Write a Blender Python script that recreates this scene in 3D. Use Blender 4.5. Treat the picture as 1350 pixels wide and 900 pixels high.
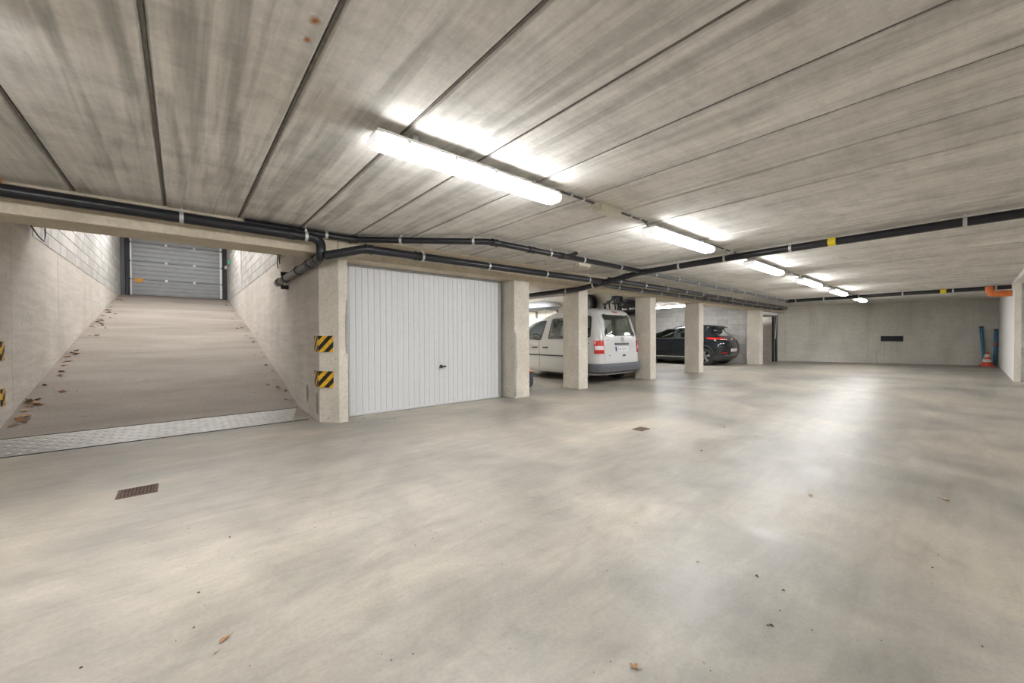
import bpy, bmesh, math, random
from mathutils import Vector, Matrix
random.seed(7)
for o in list(bpy.data.objects): bpy.data.objects.remove(o)
scn = bpy.context.scene
COL = scn.collection
PI = math.pi

# ------------------------------------------------------------------ camera, world, exposure
F_PX, YAW, PITCH, ROLL = 513.19, 0.865845, -0.011082, -0.003216
cam_d = bpy.data.cameras.new('camera'); cam = bpy.data.objects.new('camera', cam_d); COL.objects.link(cam)
cam_d.sensor_width = 36.0; cam_d.lens = 36.0 * F_PX / 1350.0; cam_d.clip_start = 0.05; cam_d.clip_end = 100
fw = Vector((math.cos(YAW)*math.cos(PITCH), math.sin(YAW)*math.cos(PITCH), math.sin(PITCH)))
rt = Vector((math.sin(YAW), -math.cos(YAW), 0)); up = rt.cross(fw)
cr, sr = math.cos(ROLL), math.sin(ROLL)
rt2 = cr*rt + sr*up; up2 = -sr*rt + cr*up
M = Matrix((rt2, up2, -fw)).transposed().to_4x4(); M.translation = Vector((0, 0, 1.1))
cam.matrix_world = M
scn.camera = cam
w = bpy.data.worlds.new('world'); scn.world = w; w.use_nodes = True
w.node_tree.nodes['Background'].inputs[0].default_value = (0.5, 0.52, 0.55, 1)
w.node_tree.nodes['Background'].inputs[1].default_value = 0.3
scn.view_settings.view_transform = 'Standard'; scn.view_settings.look = 'None'
scn.view_settings.gamma = 1.0; scn.view_settings.use_curve_mapping = False
scn.view_settings.exposure = 1.40
LAMP = 33.0          # emission strength of the fluorescent diffusers

# ------------------------------------------------------------------ material helpers
MATS = {}
def new_mat(name, base=(0.5, 0.5, 0.5), rough=0.5, metal=0.0, spec=0.5):
    m = bpy.data.materials.new(name); m.use_nodes = True
    b = m.node_tree.nodes['Principled BSDF']
    b.inputs['Base Color'].default_value = (*base, 1); b.inputs['Roughness'].default_value = rough
    b.inputs['Metallic'].default_value = metal; b.inputs['Specular IOR Level'].default_value = spec
    MATS[name] = m
    return m, m.node_tree, b
def nd(nt, t, **kw):
    n = nt.nodes.new(t)
    for k, v in kw.items(): setattr(n, k, v)
    return n
def noise(nt, vec, scale, detail=4, rough=0.55, dist=0.0):
    n = nd(nt, 'ShaderNodeTexNoise'); nt.links.new(vec, n.inputs['Vector'])
    n.inputs['Scale'].default_value = scale; n.inputs['Detail'].default_value = detail
    n.inputs['Roughness'].default_value = rough; n.inputs['Distortion'].default_value = dist
    return n.outputs['Fac']
def ramp(nt, fac, stops):
    r = nd(nt, 'ShaderNodeValToRGB'); nt.links.new(fac, r.inputs['Fac'])
    e = r.color_ramp.elements
    while len(e) < len(stops): e.new(0.5)
    for i, (p, c) in enumerate(stops):
        e[i].position = p; e[i].color = (*c, 1) if len(c) == 3 else c
    return r.outputs['Color']
def g(v): return (v, v, v)
def mix(nt, fac, a, b, mode='MIX'):
    n = nd(nt, 'ShaderNodeMix', data_type='RGBA', blend_type=mode)
    for s, v in ((0, fac), (6, a), (7, b)):
        if hasattr(v, 'links'): nt.links.new(v, n.inputs[s])
        elif isinstance(v, tuple): n.inputs[s].default_value = (*v, 1)
        else: n.inputs[s].default_value = v
    return n.outputs[2]
def math_n(nt, op, a, b=None, clamp=False):
    n = nd(nt, 'ShaderNodeMath', operation=op, use_clamp=clamp)
    for i, v in enumerate((a, b)):
        if v is None: continue
        if hasattr(v, 'links'): nt.links.new(v, n.inputs[i])
        else: n.inputs[i].default_value = v
    return n.outputs[0]
def worldpos(nt, sc=(1, 1, 1), loc=(0, 0, 0)):
    ge = nd(nt, 'ShaderNodeNewGeometry'); mp = nd(nt, 'ShaderNodeMapping')
    nt.links.new(ge.outputs['Position'], mp.inputs['Vector'])
    mp.inputs['Scale'].default_value = sc; mp.inputs['Location'].default_value = loc
    return mp.outputs['Vector']
def bump(nt, b, h, strength=0.2, dist=0.01):
    n = nd(nt, 'ShaderNodeBump'); n.inputs['Strength'].default_value = strength; n.inputs['Distance'].default_value = dist
    nt.links.new(h, n.inputs['Height']); nt.links.new(n.outputs['Normal'], b.inputs['Normal'])

def concrete(name, light, dark, spot=None, rough=0.85, sc=(1, 1, 1), big=1.2, fine=26, contrast=(0.34, 0.66), bumps=0.25, rnd=0.0, form=0.0):
    m, nt, b = new_mat(name, light, rough, 0, 0.3)
    v = worldpos(nt, sc)
    n1 = noise(nt, v, big, 6, 0.6, 0.4)
    c = ramp(nt, n1, [(contrast[0], dark), (contrast[1], light)])
    n2 = noise(nt, worldpos(nt), fine, 4, 0.6)
    c = mix(nt, 0.45, c, ramp(nt, n2, [(0.3, g(0.62)), (0.62, g(1.0))]), 'MULTIPLY')
    n3 = noise(nt, worldpos(nt, (1, 1, 1), (7, 3, 1)), 9, 2)
    c = mix(nt, ramp(nt, n3, [(0.70, g(0)), (0.76, g(0.45))]), c, spot or tuple(x*0.55 for x in dark))
    if form:
        n5 = noise(nt, worldpos(nt, (0.8, 0.8, 9)), 1.5, 3)
        c = mix(nt, form, c, ramp(nt, n5, [(0.35, g(0.7)), (0.65, g(1.05))]), 'MULTIPLY')
    if rnd:
        oi = nd(nt, 'ShaderNodeObjectInfo')
        c = mix(nt, 1.0, c, ramp(nt, oi.outputs['Random'], [(0, g(1-rnd)), (1, g(1.0))]), 'MULTIPLY')
    nt.links.new(c, b.inputs['Base Color'])
    bump(nt, b, n2, bumps, 0.006)
    return m

# concrete family
concrete('wall_concrete', (0.74, 0.695, 0.64), (0.63, 0.59, 0.535), sc=(1, 1, 0.6), big=1.1, form=0.35)
concrete('pillar_concrete', (0.72, 0.675, 0.59), (0.60, 0.555, 0.475), sc=(1, 1, 0.7), big=2.2)
concrete('beam_concrete', (0.72, 0.635, 0.505), (0.60, 0.525, 0.41), sc=(1.0, 1, 1), big=2.5)
concrete('far_concrete', (0.82, 0.785, 0.71), (0.64, 0.605, 0.54), sc=(1, 1, 0.45), big=1.0, form=0.2)
concrete('block_concrete', (0.66, 0.645, 0.62), (0.57, 0.555, 0.53), big=5, fine=60, rnd=0.22)
concrete('mortar', (0.40, 0.385, 0.36), (0.33, 0.32, 0.30), big=4)
concrete('cream_wall', (0.78, 0.74, 0.66), (0.70, 0.66, 0.58), big=0.8)
concrete('ramp_concrete', (0.38, 0.335, 0.297), (0.235, 0.205, 0.18), sc=(0.45, 1.6, 1), big=0.9, fine=40, contrast=(0.30, 0.72))
concrete('white_wall', (0.90, 0.885, 0.85), (0.83, 0.815, 0.78), big=1.5, sc=(2, 2, 0.4))

def ceiling_material():
    m, nt, b = new_mat('plank_concrete', (0.45, 0.42, 0.38), 0.9, 0, 0.25)
    base = ramp(nt, noise(nt, worldpos(nt, (1.0, 0.5, 1)), 1.3, 6, 0.62, 0.5), [(0.30, (0.74, 0.705, 0.65)), (0.68, (0.90, 0.87, 0.82))])
    # dark damp streaks running along each plank, strongest in the planks to the left
    st = noise(nt, worldpos(nt, (6.2, 0.42, 1)), 1.0, 4, 0.6, 0.3)
    stc = ramp(nt, st, [(0.37, g(0.42)), (0.50, g(1.0))])
    ge = nd(nt, 'ShaderNodeNewGeometry'); sp = nd(nt, 'ShaderNodeSeparateXYZ'); nt.links.new(ge.outputs['Position'], sp.inputs[0])
    mr = nd(nt, 'ShaderNodeMapRange'); nt.links.new(sp.outputs['X'], mr.inputs[0])
    mr.inputs[1].default_value = 0.2; mr.inputs[2].default_value = 3.2; mr.inputs[3].default_value = 0.62; mr.inputs[4].default_value = 0.24
    c = mix(nt, mr.outputs[0], base, stc, 'MULTIPLY')
    fs = noise(nt, worldpos(nt, (26, 0.7, 1)), 1.0, 3, 0.6)
    c = mix(nt, 0.42, c, ramp(nt, fs, [(0.35, g(0.68)), (0.60, g(1.05))]), 'MULTIPLY')
    cs = noise(nt, worldpos(nt, (1.4, 16, 1)), 1.0, 4, 0.6, 0.2)
    c = mix(nt, 0.16, c, ramp(nt, cs, [(0.36, g(0.66)), (0.6, g(1.04))]), 'MULTIPLY')
    fine = noise(nt, worldpos(nt), 45, 3, 0.7)
    c = mix(nt, 0.26, c, ramp(nt, fine, [(0.3, g(0.7)), (0.58, g(1.0))]), 'MULTIPLY')
    pale = noise(nt, worldpos(nt, (1, 1, 1), (3, 9, 0)), 2.3, 5, 0.65)
    c = mix(nt, ramp(nt, pale, [(0.60, g(0)), (0.72, g(0.5))]), c, (0.82, 0.80, 0.76))
    bl = noise(nt, worldpos(nt, (1, 1, 1), (5, 1, 0)), 3.4, 6, 0.7)
    c = mix(nt, 0.42, c, ramp(nt, bl, [(0.36, g(0.62)), (0.54, g(1.06))]), 'MULTIPLY')
    # rust spots, repair patches
    def blob(cx, cy, rx, ry, soft, box=False):
        dx = math_n(nt, 'ABSOLUTE', math_n(nt, 'DIVIDE', math_n(nt, 'SUBTRACT', sp.outputs['X'], cx), rx))
        dy = math_n(nt, 'ABSOLUTE', math_n(nt, 'DIVIDE', math_n(nt, 'SUBTRACT', sp.outputs['Y'], cy), ry))
        d = math_n(nt, 'MAXIMUM', dx, dy) if box else math_n(nt, 'SQRT', math_n(nt, 'ADD', math_n(nt, 'MULTIPLY', dx, dx), math_n(nt, 'MULTIPLY', dy, dy)))
        d = math_n(nt, 'ADD', d, math_n(nt, 'MULTIPLY', math_n(nt, 'SUBTRACT', fine, 0.5), soft))
        return math_n(nt, 'SUBTRACT', 1.35 if not box else 1.1, d, True)
    for cx, cy, r in ((0.441, 1.788, 0.020), (0.443, 1.927, 0.016)):
        c = mix(nt, blob(cx, cy, r, r*1.3, 1.2), c, (0.42, 0.17, 0.05))
    for cx, cy, rx, ry in ((4.917, 0.260, 0.20, 0.13), (4.687, 0.518, 0.14, 0.09), (4.393, 0.237, 0.10, 0.10)):
        c = mix(nt, math_n(nt, 'MULTIPLY', math_n(nt, 'MULTIPLY', blob(cx, cy, rx, ry, 0.5, True), 4, True), 0.5), c, (0.85, 0.82, 0.76))
    oi = nd(nt, 'ShaderNodeObjectInfo')
    c = mix(nt, 1.0, c, ramp(nt, oi.outputs['Random'], [(0, g(0.90)), (1, g(1.0))]), 'MULTIPLY')
    nt.links.new(c, b.inputs['Base Color'])
    bump(nt, b, fine, 0.2, 0.004)
ceiling_material()

def floor_material():
    m, nt, b = new_mat('polished_floor', (0.5, 0.46, 0.4), 0.35, 0, 0.30)
    n1 = noise(nt, worldpos(nt), 0.55, 5, 0.55, 0.6)
    c = ramp(nt, n1, [(0.34, (0.295, 0.275, 0.243)), (0.50, (0.405, 0.372, 0.320)), (0.64, (0.515, 0.463, 0.380))])
    n2 = noise(nt, worldpos(nt, (1, 1, 1), (4, 2, 0)), 2.4, 7, 0.68, 0.5)
    # painted shade: floor darkened towards the right hand bays, away from lamp reflections
    ge = nd(nt, 'ShaderNodeNewGeometry'); sx = nd(nt, 'ShaderNodeSeparateXYZ'); nt.links.new(ge.outputs['Position'], sx.inputs[0])
    mr = nd(nt, 'ShaderNodeMapRange', interpolation_type='SMOOTHSTEP'); nt.links.new(math_n(nt, 'ADD', math_n(nt, 'SUBTRACT', sx.outputs['X'], sx.outputs['Y']), math_n(nt, 'MULTIPLY', n1, 4.0)), mr.inputs[0])
    mr.inputs[1].default_value = 1.0; mr.inputs[2].default_value = 6.5; mr.inputs[3].default_value = 0.0; mr.inputs[4].default_value = 0.9
    c = mix(nt, mr.outputs[0], c, mix(nt, 1.0, c, (0.76, 0.765, 0.765), 'MULTIPLY'))
    c = mix(nt, 0.8, c, ramp(nt, n2, [(0.3, g(0.70)), (0.62, g(1.08))]), 'MULTIPLY')
    # long trowel and tyre sweeps towards the far end
    n6 = noise(nt, worldpos(nt, (0.35, 2.6, 1), (1, 5, 0)), 1.0, 5, 0.6, 0.8)
    c = mix(nt, 0.45, c, ramp(nt, n6, [(0.34, g(0.74)), (0.62, g(1.05))]), 'MULTIPLY')
    n3 = noise(nt, worldpos(nt), 60, 3, 0.6)
    c = mix(nt, 0.4, c, ramp(nt, n3, [(0.3, g(0.75)), (0.6, g(1.0))]), 'MULTIPLY')
    n7 = noise(nt, worldpos(nt, (3, 14, 1), (2, 2, 0)), 1.0, 5, 0.65, 0.6)
    c = mix(nt, 0.35, c, ramp(nt, n7, [(0.34, g(0.74)), (0.6, g(1.05))]), 'MULTIPLY')
    vo = nd(nt, 'ShaderNodeTexVoronoi', feature='DISTANCE_TO_EDGE'); vo.inputs['Scale'].default_value = 1.3
    wp = worldpos(nt); nm = nd(nt, 'ShaderNodeTexNoise'); nt.links.new(wp, nm.inputs['Vector']); nm.inputs['Scale'].default_value = 5
    ad = nd(nt, 'ShaderNodeVectorMath', operation='MULTIPLY_ADD'); nt.links.new(nm.outputs['Color'], ad.inputs[0]); ad.inputs[1].default_value = (0.25, 0.25, 0.0); nt.links.new(wp, ad.inputs[2])
    nt.links.new(ad.outputs[0], vo.inputs['Vector'])
    crack = math_n(nt, 'MULTIPLY', ramp(nt, vo.outputs['Distance'], [(0.0, g(1)), (0.003, g(0))]), ramp(nt, n2, [(0.5, g(0)), (0.6, g(0.4))]))
    c = mix(nt, crack, c, (0.25, 0.23, 0.21))
    sp = noise(nt, worldpos(nt, (1, 1, 1), (2, 7, 0)), 16, 2)
    c = mix(nt, ramp(nt, sp, [(0.80, g(0)), (0.84, g(0.3))]), c, (0.3, 0.28, 0.25))
    nt.links.new(c, b.inputs['Base Color'])
    r = ramp(nt, n2, [(0.3, g(0.32)), (0.7, g(0.50))]); nt.links.new(r, b.inputs['Roughness'])
    bump(nt, b, n3, 0.05, 0.003)
floor_material()

def simple(name, base, rough=0.5, metal=0.0, var=0.15, scale=14, spec=0.5):
    m, nt, b = new_mat(name, base, rough, metal, spec)
    n = noise(nt, worldpos(nt), scale, 4, 0.6)
    c = ramp(nt, n, [(0.3, tuple(x*(1-var) for x in base)), (0.7, tuple(min(1, x*(1+var*0.4)) for x in base))])
    nt.links.new(c, b.inputs['Base Color'])
    return m
simple('door_white', (0.64, 0.648, 0.66), 0.38, 0, 0.04)
simple('frame_grey', (0.36, 0.37, 0.36), 0.45, 0.4)
simple('pipe_black', (0.013, 0.0135, 0.018), 0.34, 0, 0.3, 7)
simple('pipe_grey', (0.10, 0.105, 0.11), 0.4, 0, 0.25, 7)
simple('galvanised', (0.60, 0.61, 0.60), 0.4, 0.55, 0.2, 60)
simple('plate_steel', (0.42, 0.41, 0.39), 0.42, 0.6, 0.25, 12)
simple('edge_rubber', (0.03, 0.03, 0.03), 0.7)
simple('aluminium', (0.27, 0.28, 0.29), 0.42, 0.45, 0.1, 5)
simple('plastic_white', (0.78, 0.78, 0.77), 0.35, 0, 0.05)
simple('plastic_cream', (0.72, 0.68, 0.57), 0.4, 0, 0.08)
simple('plastic_orange', (0.74, 0.20, 0.045), 0.4, 0, 0.15)
simple('plastic_yellow', (0.80, 0.62, 0.03), 0.5, 0, 0.08)
simple('black_plastic', (0.02, 0.02, 0.022), 0.5, 0, 0.2)
simple('tyre_rubber', (0.022, 0.022, 0.024), 0.8, 0, 0.25, 30)
simple('tyre_slate', (0.075, 0.085, 0.11), 0.75, 0, 0.2, 30)
simple('rust_iron', (0.150, 0.095, 0.075), 0.75, 0.2, 0.4, 40)
simple('rust_pan', (0.055, 0.04, 0.033), 0.85, 0, 0.3, 60)
simple('dark_void', (0.018, 0.017, 0.016), 0.9)
simple('van_white', (0.62, 0.62, 0.615), 0.22, 0, 0.03, 3)
simple('van_bumper', (0.105, 0.11, 0.125), 0.55, 0, 0.12)
simple('car_black', (0.012, 0.016, 0.020), 0.10, 0, 0.1, 3, 0.6)
simple('car_trim', (0.05, 0.052, 0.055), 0.45, 0, 0.1)
simple('chrome', (0.75, 0.76, 0.78), 0.15, 1.0, 0.04)
simple('alloy', (0.55, 0.56, 0.58), 0.25, 0.9, 0.05)
simple('lens_red', (0.55, 0.02, 0.015), 0.15, 0, 0.1)
simple('lens_clear', (0.78, 0.70, 0.68), 0.15, 0, 0.05)
simple('plate_white', (0.75, 0.76, 0.80), 0.35, 0, 0.05)
simple('plate_blue', (0.02, 0.06, 0.35), 0.35, 0, 0.05)
simple('print_red', (0.52, 0.36, 0.38), 0.5)
simple('seat_grey', (0.05, 0.055, 0.062), 0.9, 0, 0.2, 30)
simple('box_silver', (0.62, 0.64, 0.68), 0.28, 0.25, 0.04)
simple('box_dark', (0.10, 0.11, 0.13), 0.6)
simple('cone_red', (0.72, 0.085, 0.035), 0.5, 0, 0.12)
simple('cone_white', (0.78, 0.76, 0.72), 0.5, 0, 0.08)
simple('pole_blue', (0.035, 0.20, 0.36), 0.45, 0, 0.2)
simple('vent_dark', (0.035, 0.037, 0.043), 0.55)
simple('sticker_orange', (0.65, 0.30, 0.03), 0.6)
simple('led_green', (0.02, 0.40, 0.22), 0.4)
simple('grout', (0.19, 0.175, 0.155), 0.95, 0, 0.3, 20)
simple('scuff', (0.34, 0.31, 0.27), 0.9, 0, 0.25, 9)
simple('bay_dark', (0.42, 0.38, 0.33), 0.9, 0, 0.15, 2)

def leaf_mat(name, c1, c2):
    m, nt, b = new_mat(name, c1, 0.75)
    oi = nd(nt, 'ShaderNodeObjectInfo')
    nt.links.new(ramp(nt, oi.outputs['Random'], [(0, c1), (1, c2)]), b.inputs['Base Color'])
leaf_mat('leaf_dry', (0.23, 0.105, 0.045), (0.40, 0.24, 0.12))
leaf_mat('leaf_tan', (0.42, 0.25, 0.13), (0.46, 0.27, 0.15))
simple('debris', (0.09, 0.07, 0.05), 0.9)

def glass_mat(name, tint, refl=1.0):
    m = bpy.data.materials.new(name); m.use_nodes = True; nt = m.node_tree; nt.nodes.clear()
    out = nd(nt, 'ShaderNodeOutputMaterial'); mx = nd(nt, 'ShaderNodeMixShader')
    tr = nd(nt, 'ShaderNodeBsdfTransparent'); tr.inputs[0].default_value = (*tint, 1)
    gl = nd(nt, 'ShaderNodeBsdfGlossy'); gl.inputs['Roughness'].default_value = 0.03; gl.inputs[0].default_value = (0.95, 1, 0.98, 1)
    fr = nd(nt, 'ShaderNodeFresnel'); fr.inputs[0].default_value = 1.5
    nt.links.new(math_n(nt, 'MULTIPLY', fr.outputs[0], refl, True), mx.inputs[0])
    nt.links.new(tr.outputs[0], mx.inputs[1]); nt.links.new(gl.outputs[0], mx.inputs[2]); nt.links.new(mx.outputs[0], out.inputs[0])
    MATS[name] = m
glass_mat('glass_van', (0.88, 0.96, 0.93), 1.8)
glass_mat('glass_dark', (0.05, 0.06, 0.06), 1.5)
glass_mat('glass_car', (0.42, 0.52, 0.50), 1.8)
def emit_mat(name, col, s):
    m, nt, b = new_mat(name, (0.9, 0.9, 0.9), 0.3)
    b.inputs['Emission Color'].default_value = (*col, 1); b.inputs['Emission Strength'].default_value = s
emit_mat('lamp_glow', (0.985, 0.99, 1.0), LAMP)
def lamp_profile():   # prismatic diffuser: the flanks give off less light than the underside
    nt = MATS['lamp_glow'].node_tree; b = nt.nodes['Principled BSDF']
    ge = nd(nt, 'ShaderNodeNewGeometry'); sp = nd(nt, 'ShaderNodeSeparateXYZ'); nt.links.new(ge.outputs['True Normal'], sp.inputs[0])
    dn = math_n(nt, 'MULTIPLY', sp.outputs['Z'], -1.0, True)
    nt.links.new(math_n(nt, 'ADD', math_n(nt, 'MULTIPLY', dn, LAMP*0.57), LAMP*0.43), b.inputs['Emission Strength'])
lamp_profile()
emit_mat('lamp_end', (0.985, 0.99, 1.0), 0.25)
def hazard_mat():
    m, nt, b = new_mat('hazard_stripes', (0.8, 0.5, 0.02), 0.5)
    tc = nd(nt, 'ShaderNodeTexCoord'); sp = nd(nt, 'ShaderNodeSeparateXYZ'); nt.links.new(tc.outputs['UV'], sp.inputs[0])
    s = math_n(nt, 'SUBTRACT', sp.outputs['X'], sp.outputs['Y'])
    f = math_n(nt, 'FRACT', math_n(nt, 'DIVIDE', s, 0.145))
    st = math_n(nt, 'GREATER_THAN', f, 0.5)
    nz = noise(nt, worldpos(nt), 30, 4)
    ye = ramp(nt, nz, [(0.3, (0.55, 0.30, 0.02)), (0.6, (0.80, 0.47, 0.02))])
    nt.links.new(mix(nt, st, ye, (0.012, 0.011, 0.01)), b.inputs['Base Color'])
hazard_mat()

# ------------------------------------------------------------------ mesh helpers
class MB:
    def __init__(s): s.v = []; s.f = []
    def quad(s, *p):
        n = len(s.v); s.v += [tuple(q) for q in p]; s.f.append(tuple(range(n, n+len(p)))); return s
    def box(s, x0, x1, y0, y1, z0, z1):
        n = len(s.v)
        s.v += [(x, y, z) for z in (z0, z1) for y in (y0, y1) for x in (x0, x1)]
        s.f += [tuple(n+i for i in q) for q in ((0, 2, 3, 1), (4, 5, 7, 6), (0, 1, 5, 4), (2, 6, 7, 3), (0, 4, 6, 2), (1, 3, 7, 5))]
        return s
    def bevbox(s, x0, x1, y0, y1, z0, z1, r=0.01):
        bm = bmesh.new(); bmesh.ops.create_cube(bm, size=1)
        for vv in bm.verts:
            vv.co = Vector(((x0+x1)/2+vv.co.x*(x1-x0), (y0+y1)/2+vv.co.y*(y1-y0), (z0+z1)/2+vv.co.z*(z1-z0)))
        bmesh.ops.bevel(bm, geom=bm.edges[:], offset=r, segments=2, affect='EDGES', profile=0.6)
        return s.addbm(bm)
    def addbm(s, bm):
        bm.verts.ensure_lookup_table(); bm.verts.index_update(); n = len(s.v)
        s.v += [tuple(v.co) for v in bm.verts]; s.f += [tuple(n+v.index for v in f.verts) for f in bm.faces]; bm.free(); return s
    def prism(s, poly, a0, a1, axis='z'):
        n = len(s.v); k = len(poly)
        def P(p, a):
            return {'z': (p[0], p[1], a), 'x': (a, p[0], p[1]), 'y': (p[0], a, p[1])}[axis]
        s.v += [P(p, a0) for p in poly] + [P(p, a1) for p in poly]
        s.f.append(tuple(n+i for i in range(k))[::-1]); s.f.append(tuple(n+k+i for i in range(k)))
        for i in range(k): j = (i+1) % k; s.f.append((n+i, n+j, n+k+j, n+k+i))
        return s
    def grid(s, rows, close=False):
        n = len(s.v); R = len(rows); C = len(rows[0])
        for r in rows: s.v += [tuple(p) for p in r]
        for i in range(R-1):
            for j in range(C if close else C-1):
                k = (j+1) % C
                s.f.append((n+i*C+j, n+i*C+k, n+(i+1)*C+k, n+(i+1)*C+j))
        return n
    def tube(s, path, r, seg=12, caps=True, radii=None):
        pts = [Vector(p) for p in path]; rows = []
        t0 = (pts[1]-pts[0]).normalized(); ref = Vector((0, 0, 1)) if abs(t0.z) < 0.9 else Vector((1, 0, 0))
        nrm = t0.cross(ref).normalized()
        for i, p in enumerate(pts):
            if i == 0: t = t0
            elif i == len(pts)-1: t = (pts[i]-pts[i-1]).normalized()
            else: t = ((pts[i]-pts[i-1]).normalized()+(pts[i+1]-pts[i]).normalized()).normalized()
            nrm = (nrm - t*nrm.dot(t)).normalized(); bn = t.cross(nrm)
            rr = radii[i] if radii else r
            rows.append([p + rr*(math.cos(2*PI*k/seg)*nrm + math.sin(2*PI*k/seg)*bn) for k in range(seg)])
        n = s.grid(rows, True)
        if caps:
            s.f.append(tuple(n+k for k in range(seg))[::-1]); e = n+(len(pts)-1)*seg; s.f.append(tuple(e+k for k in range(seg)))
        return s
    def lathe(s, prof, seg=24, axis='z', c=(0, 0, 0), closed=False):
        rows = []
        for r, a in prof:
            row = []
            for k in range(seg):
                u, v = r*math.cos(2*PI*k/seg), r*math.sin(2*PI*k/seg)
                row.append({'z': (c[0]+u, c[1]+v, c[2]+a), 'x': (c[0]+a, c[1]+u, c[2]+v), 'y': (c[0]+u, c[1]+a, c[2]+v)}[axis])
            rows.append(row)
        if closed: rows.append(rows[0])
        s.grid(rows, True); return s
    def mesh(s, name, smooth=False, angle=35):
        m = bpy.data.meshes.new(name); m.from_pydata(s.v, [], s.f)
        bm = bmesh.new(); bm.from_mesh(m); bmesh.ops.remove_doubles(bm, verts=bm.verts, dist=1e-5)
        bmesh.ops.recalc_face_normals(bm, faces=bm.faces); bm.to_mesh(m); bm.free()
        if smooth:
            m.shade_smooth(); m.set_sharp_from_angle(angle=math.radians(angle))
        m.update(); return m
    def build(s, name, mat, parent=None, smooth=False, loc=None, rz=0):
        return link(name, s.mesh(name, smooth), mat, parent, loc, rz)
def link(name, me, mat, parent=None, loc=None, rz=0):
    o = bpy.data.objects.new(name, me); COL.objects.link(o)
    if mat and not me.materials: me.materials.append(MATS[mat])
    if parent: o.parent = parent
    if loc: o.location = loc
    if rz: o.rotation_euler.z = rz
    return o
def tag(o, label, cat, group=None):
    o['label'] = label; o['category'] = cat
    if group: o['group'] = group
    return o
def struct(o): o['kind'] = 'structure'; return o
def empty(name, loc=(0, 0, 0), rz=0):
    o = bpy.data.objects.new(name, None); COL.objects.link(o); o.location = loc; o.rotation_euler.z = rz; o.empty_display_size = 0.1; return o
def thing(name, label, cat, loc=(0, 0, 0), rz=0, group=None): return tag(empty(name, loc, rz), label, cat, group)
def fillet(pts, r, n=6):
    P = [Vector(p) for p in pts]; out = [P[0]]
    for i in range(1, len(P)-1):
        a = (P[i-1]-P[i]); b = (P[i+1]-P[i]); d = min(r, a.length*0.45, b.length*0.45)
        p0 = P[i]+a.normalized()*d; p1 = P[i]+b.normalized()*d
        for k in range(n+1):
            t = k/n; out.append((1-t)**2*p0 + 2*t*(1-t)*P[i] + t*t*p1)
    out.append(P[-1]); return out

# ------------------------------------------------------------------ the setting
CZ = 2.43            # ceiling
FY = 5.28            # front plane of the pillars and beams
XL, XR = -1.53, 1.375    # ramp walls
struct(MB().box(-4.5, 25, -5.5, 12, -0.2, 0).build('floor', 'polished_floor'))
# ceiling: concrete planks side by side, a slab above them
ceil = struct(empty('ceiling', (0, 0, CZ)))
PITCHX = 0.6155
pw = PITCHX/2-0.007; ch = 0.014
pl = MB().prism([(-pw, 0.2), (-pw, ch*1.6), (-pw+ch, 0), (pw-ch, 0), (pw, ch*1.6), (pw, 0.2)], -5.5, FY+0.1, 'y').mesh('ceiling_plank')
for k in range(-7, 41):
    link('ceiling_plank', pl, 'plank_concrete', ceil, (-0.11+PITCHX*(k+0.5), 0, 0))
gr = MB().box(-0.0069, 0.0069, -5.5, FY+0.1, 0.008, 0.1).mesh('joint_grout')
for k in range(-6, 41): link('joint_grout', gr, 'grout', ceil, (-0.11+PITCHX*k, 0, 0))
MB().box(-4.6, 25, -5.6, FY+0.1, 0.205, 0.3).build('topping_slab', 'beam_concrete', ceil)
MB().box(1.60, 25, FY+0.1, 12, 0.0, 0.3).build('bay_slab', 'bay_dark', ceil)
MB().box(-4.6, 1.60, FY+0.1, 8.3, 0.20, 0.42).build('ramp_slab', 'beam_concrete', ceil)
MB().box(-2.0, 1.9, 8.0, 18.9, 2.62, 2.8).build('ramp_roof', 'beam_concrete', ceil)

# ramp, rising away from the room
prof = [(6.55, 0.03), (6.9, 0.10), (7.4, 0.22), (8.2, 0.41), (9.2, 0.64), (10.9, 1.04), (13.7, 1.64), (16.4, 2.20), (17.6, 2.44), (18.4, 2.57), (19.2, 2.60)]
mb = MB(); rows = []
for y, z in prof: rows.append([(XL+(XR-XL)*i/8, y, z) for i in range(9)])
mb.grid(rows); mb.grid([[(XL, y, z) for y, z in prof], [(XL, y, -0.1) for y, z in prof]]); mb.grid([[(XR, y, z) for y, z in prof], [(XR, y, -0.1) for y, z in prof]])
rampo = struct(mb.build('floor_ramp', 'ramp_concrete', smooth=True))
def ramp_z(y):
    if y <= prof[0][0]: return 0.0
    for (a, za), (b, zb) in zip(prof, prof[1:]):
        if y <= b: return za+(zb-za)*(y-a)/(b-a)
    return prof[-1][1]

def wall_panels(name, mat, line, thick, z0, z1, cuts, gap=0.007, extra=None):
    """wall along a plan line p0->p1; body set 15 mm back, cast panels proud of it, split at the cuts (metres along)"""
    p0, p1 = Vector(line[0]), Vector(line[1]); L = (p1-p0).length; d = (p1-p0)/L; n = Vector((-d.y, d.x))
    def pt(s, o): q = p0+d*s+n*o; return (q.x, q.y)
    root = struct(MB().prism([pt(0, 0.015), pt(L, 0.015), pt(L, thick), pt(0, thick)], z0, z1).build(name, mat))
    cs = [0]+list(cuts)+[L]
    for a, b in zip(cs, cs[1:]):
        a2 = a+(gap/2 if a > 0 else 0); b2 = b-(gap/2 if b < L else 0)
        MB().prism([pt(a2, 0), pt(b2, 0), pt(b2, 0.016), pt(a2, 0.016)], z0, z1).build('wall_panel', mat, root)
    return root
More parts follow.
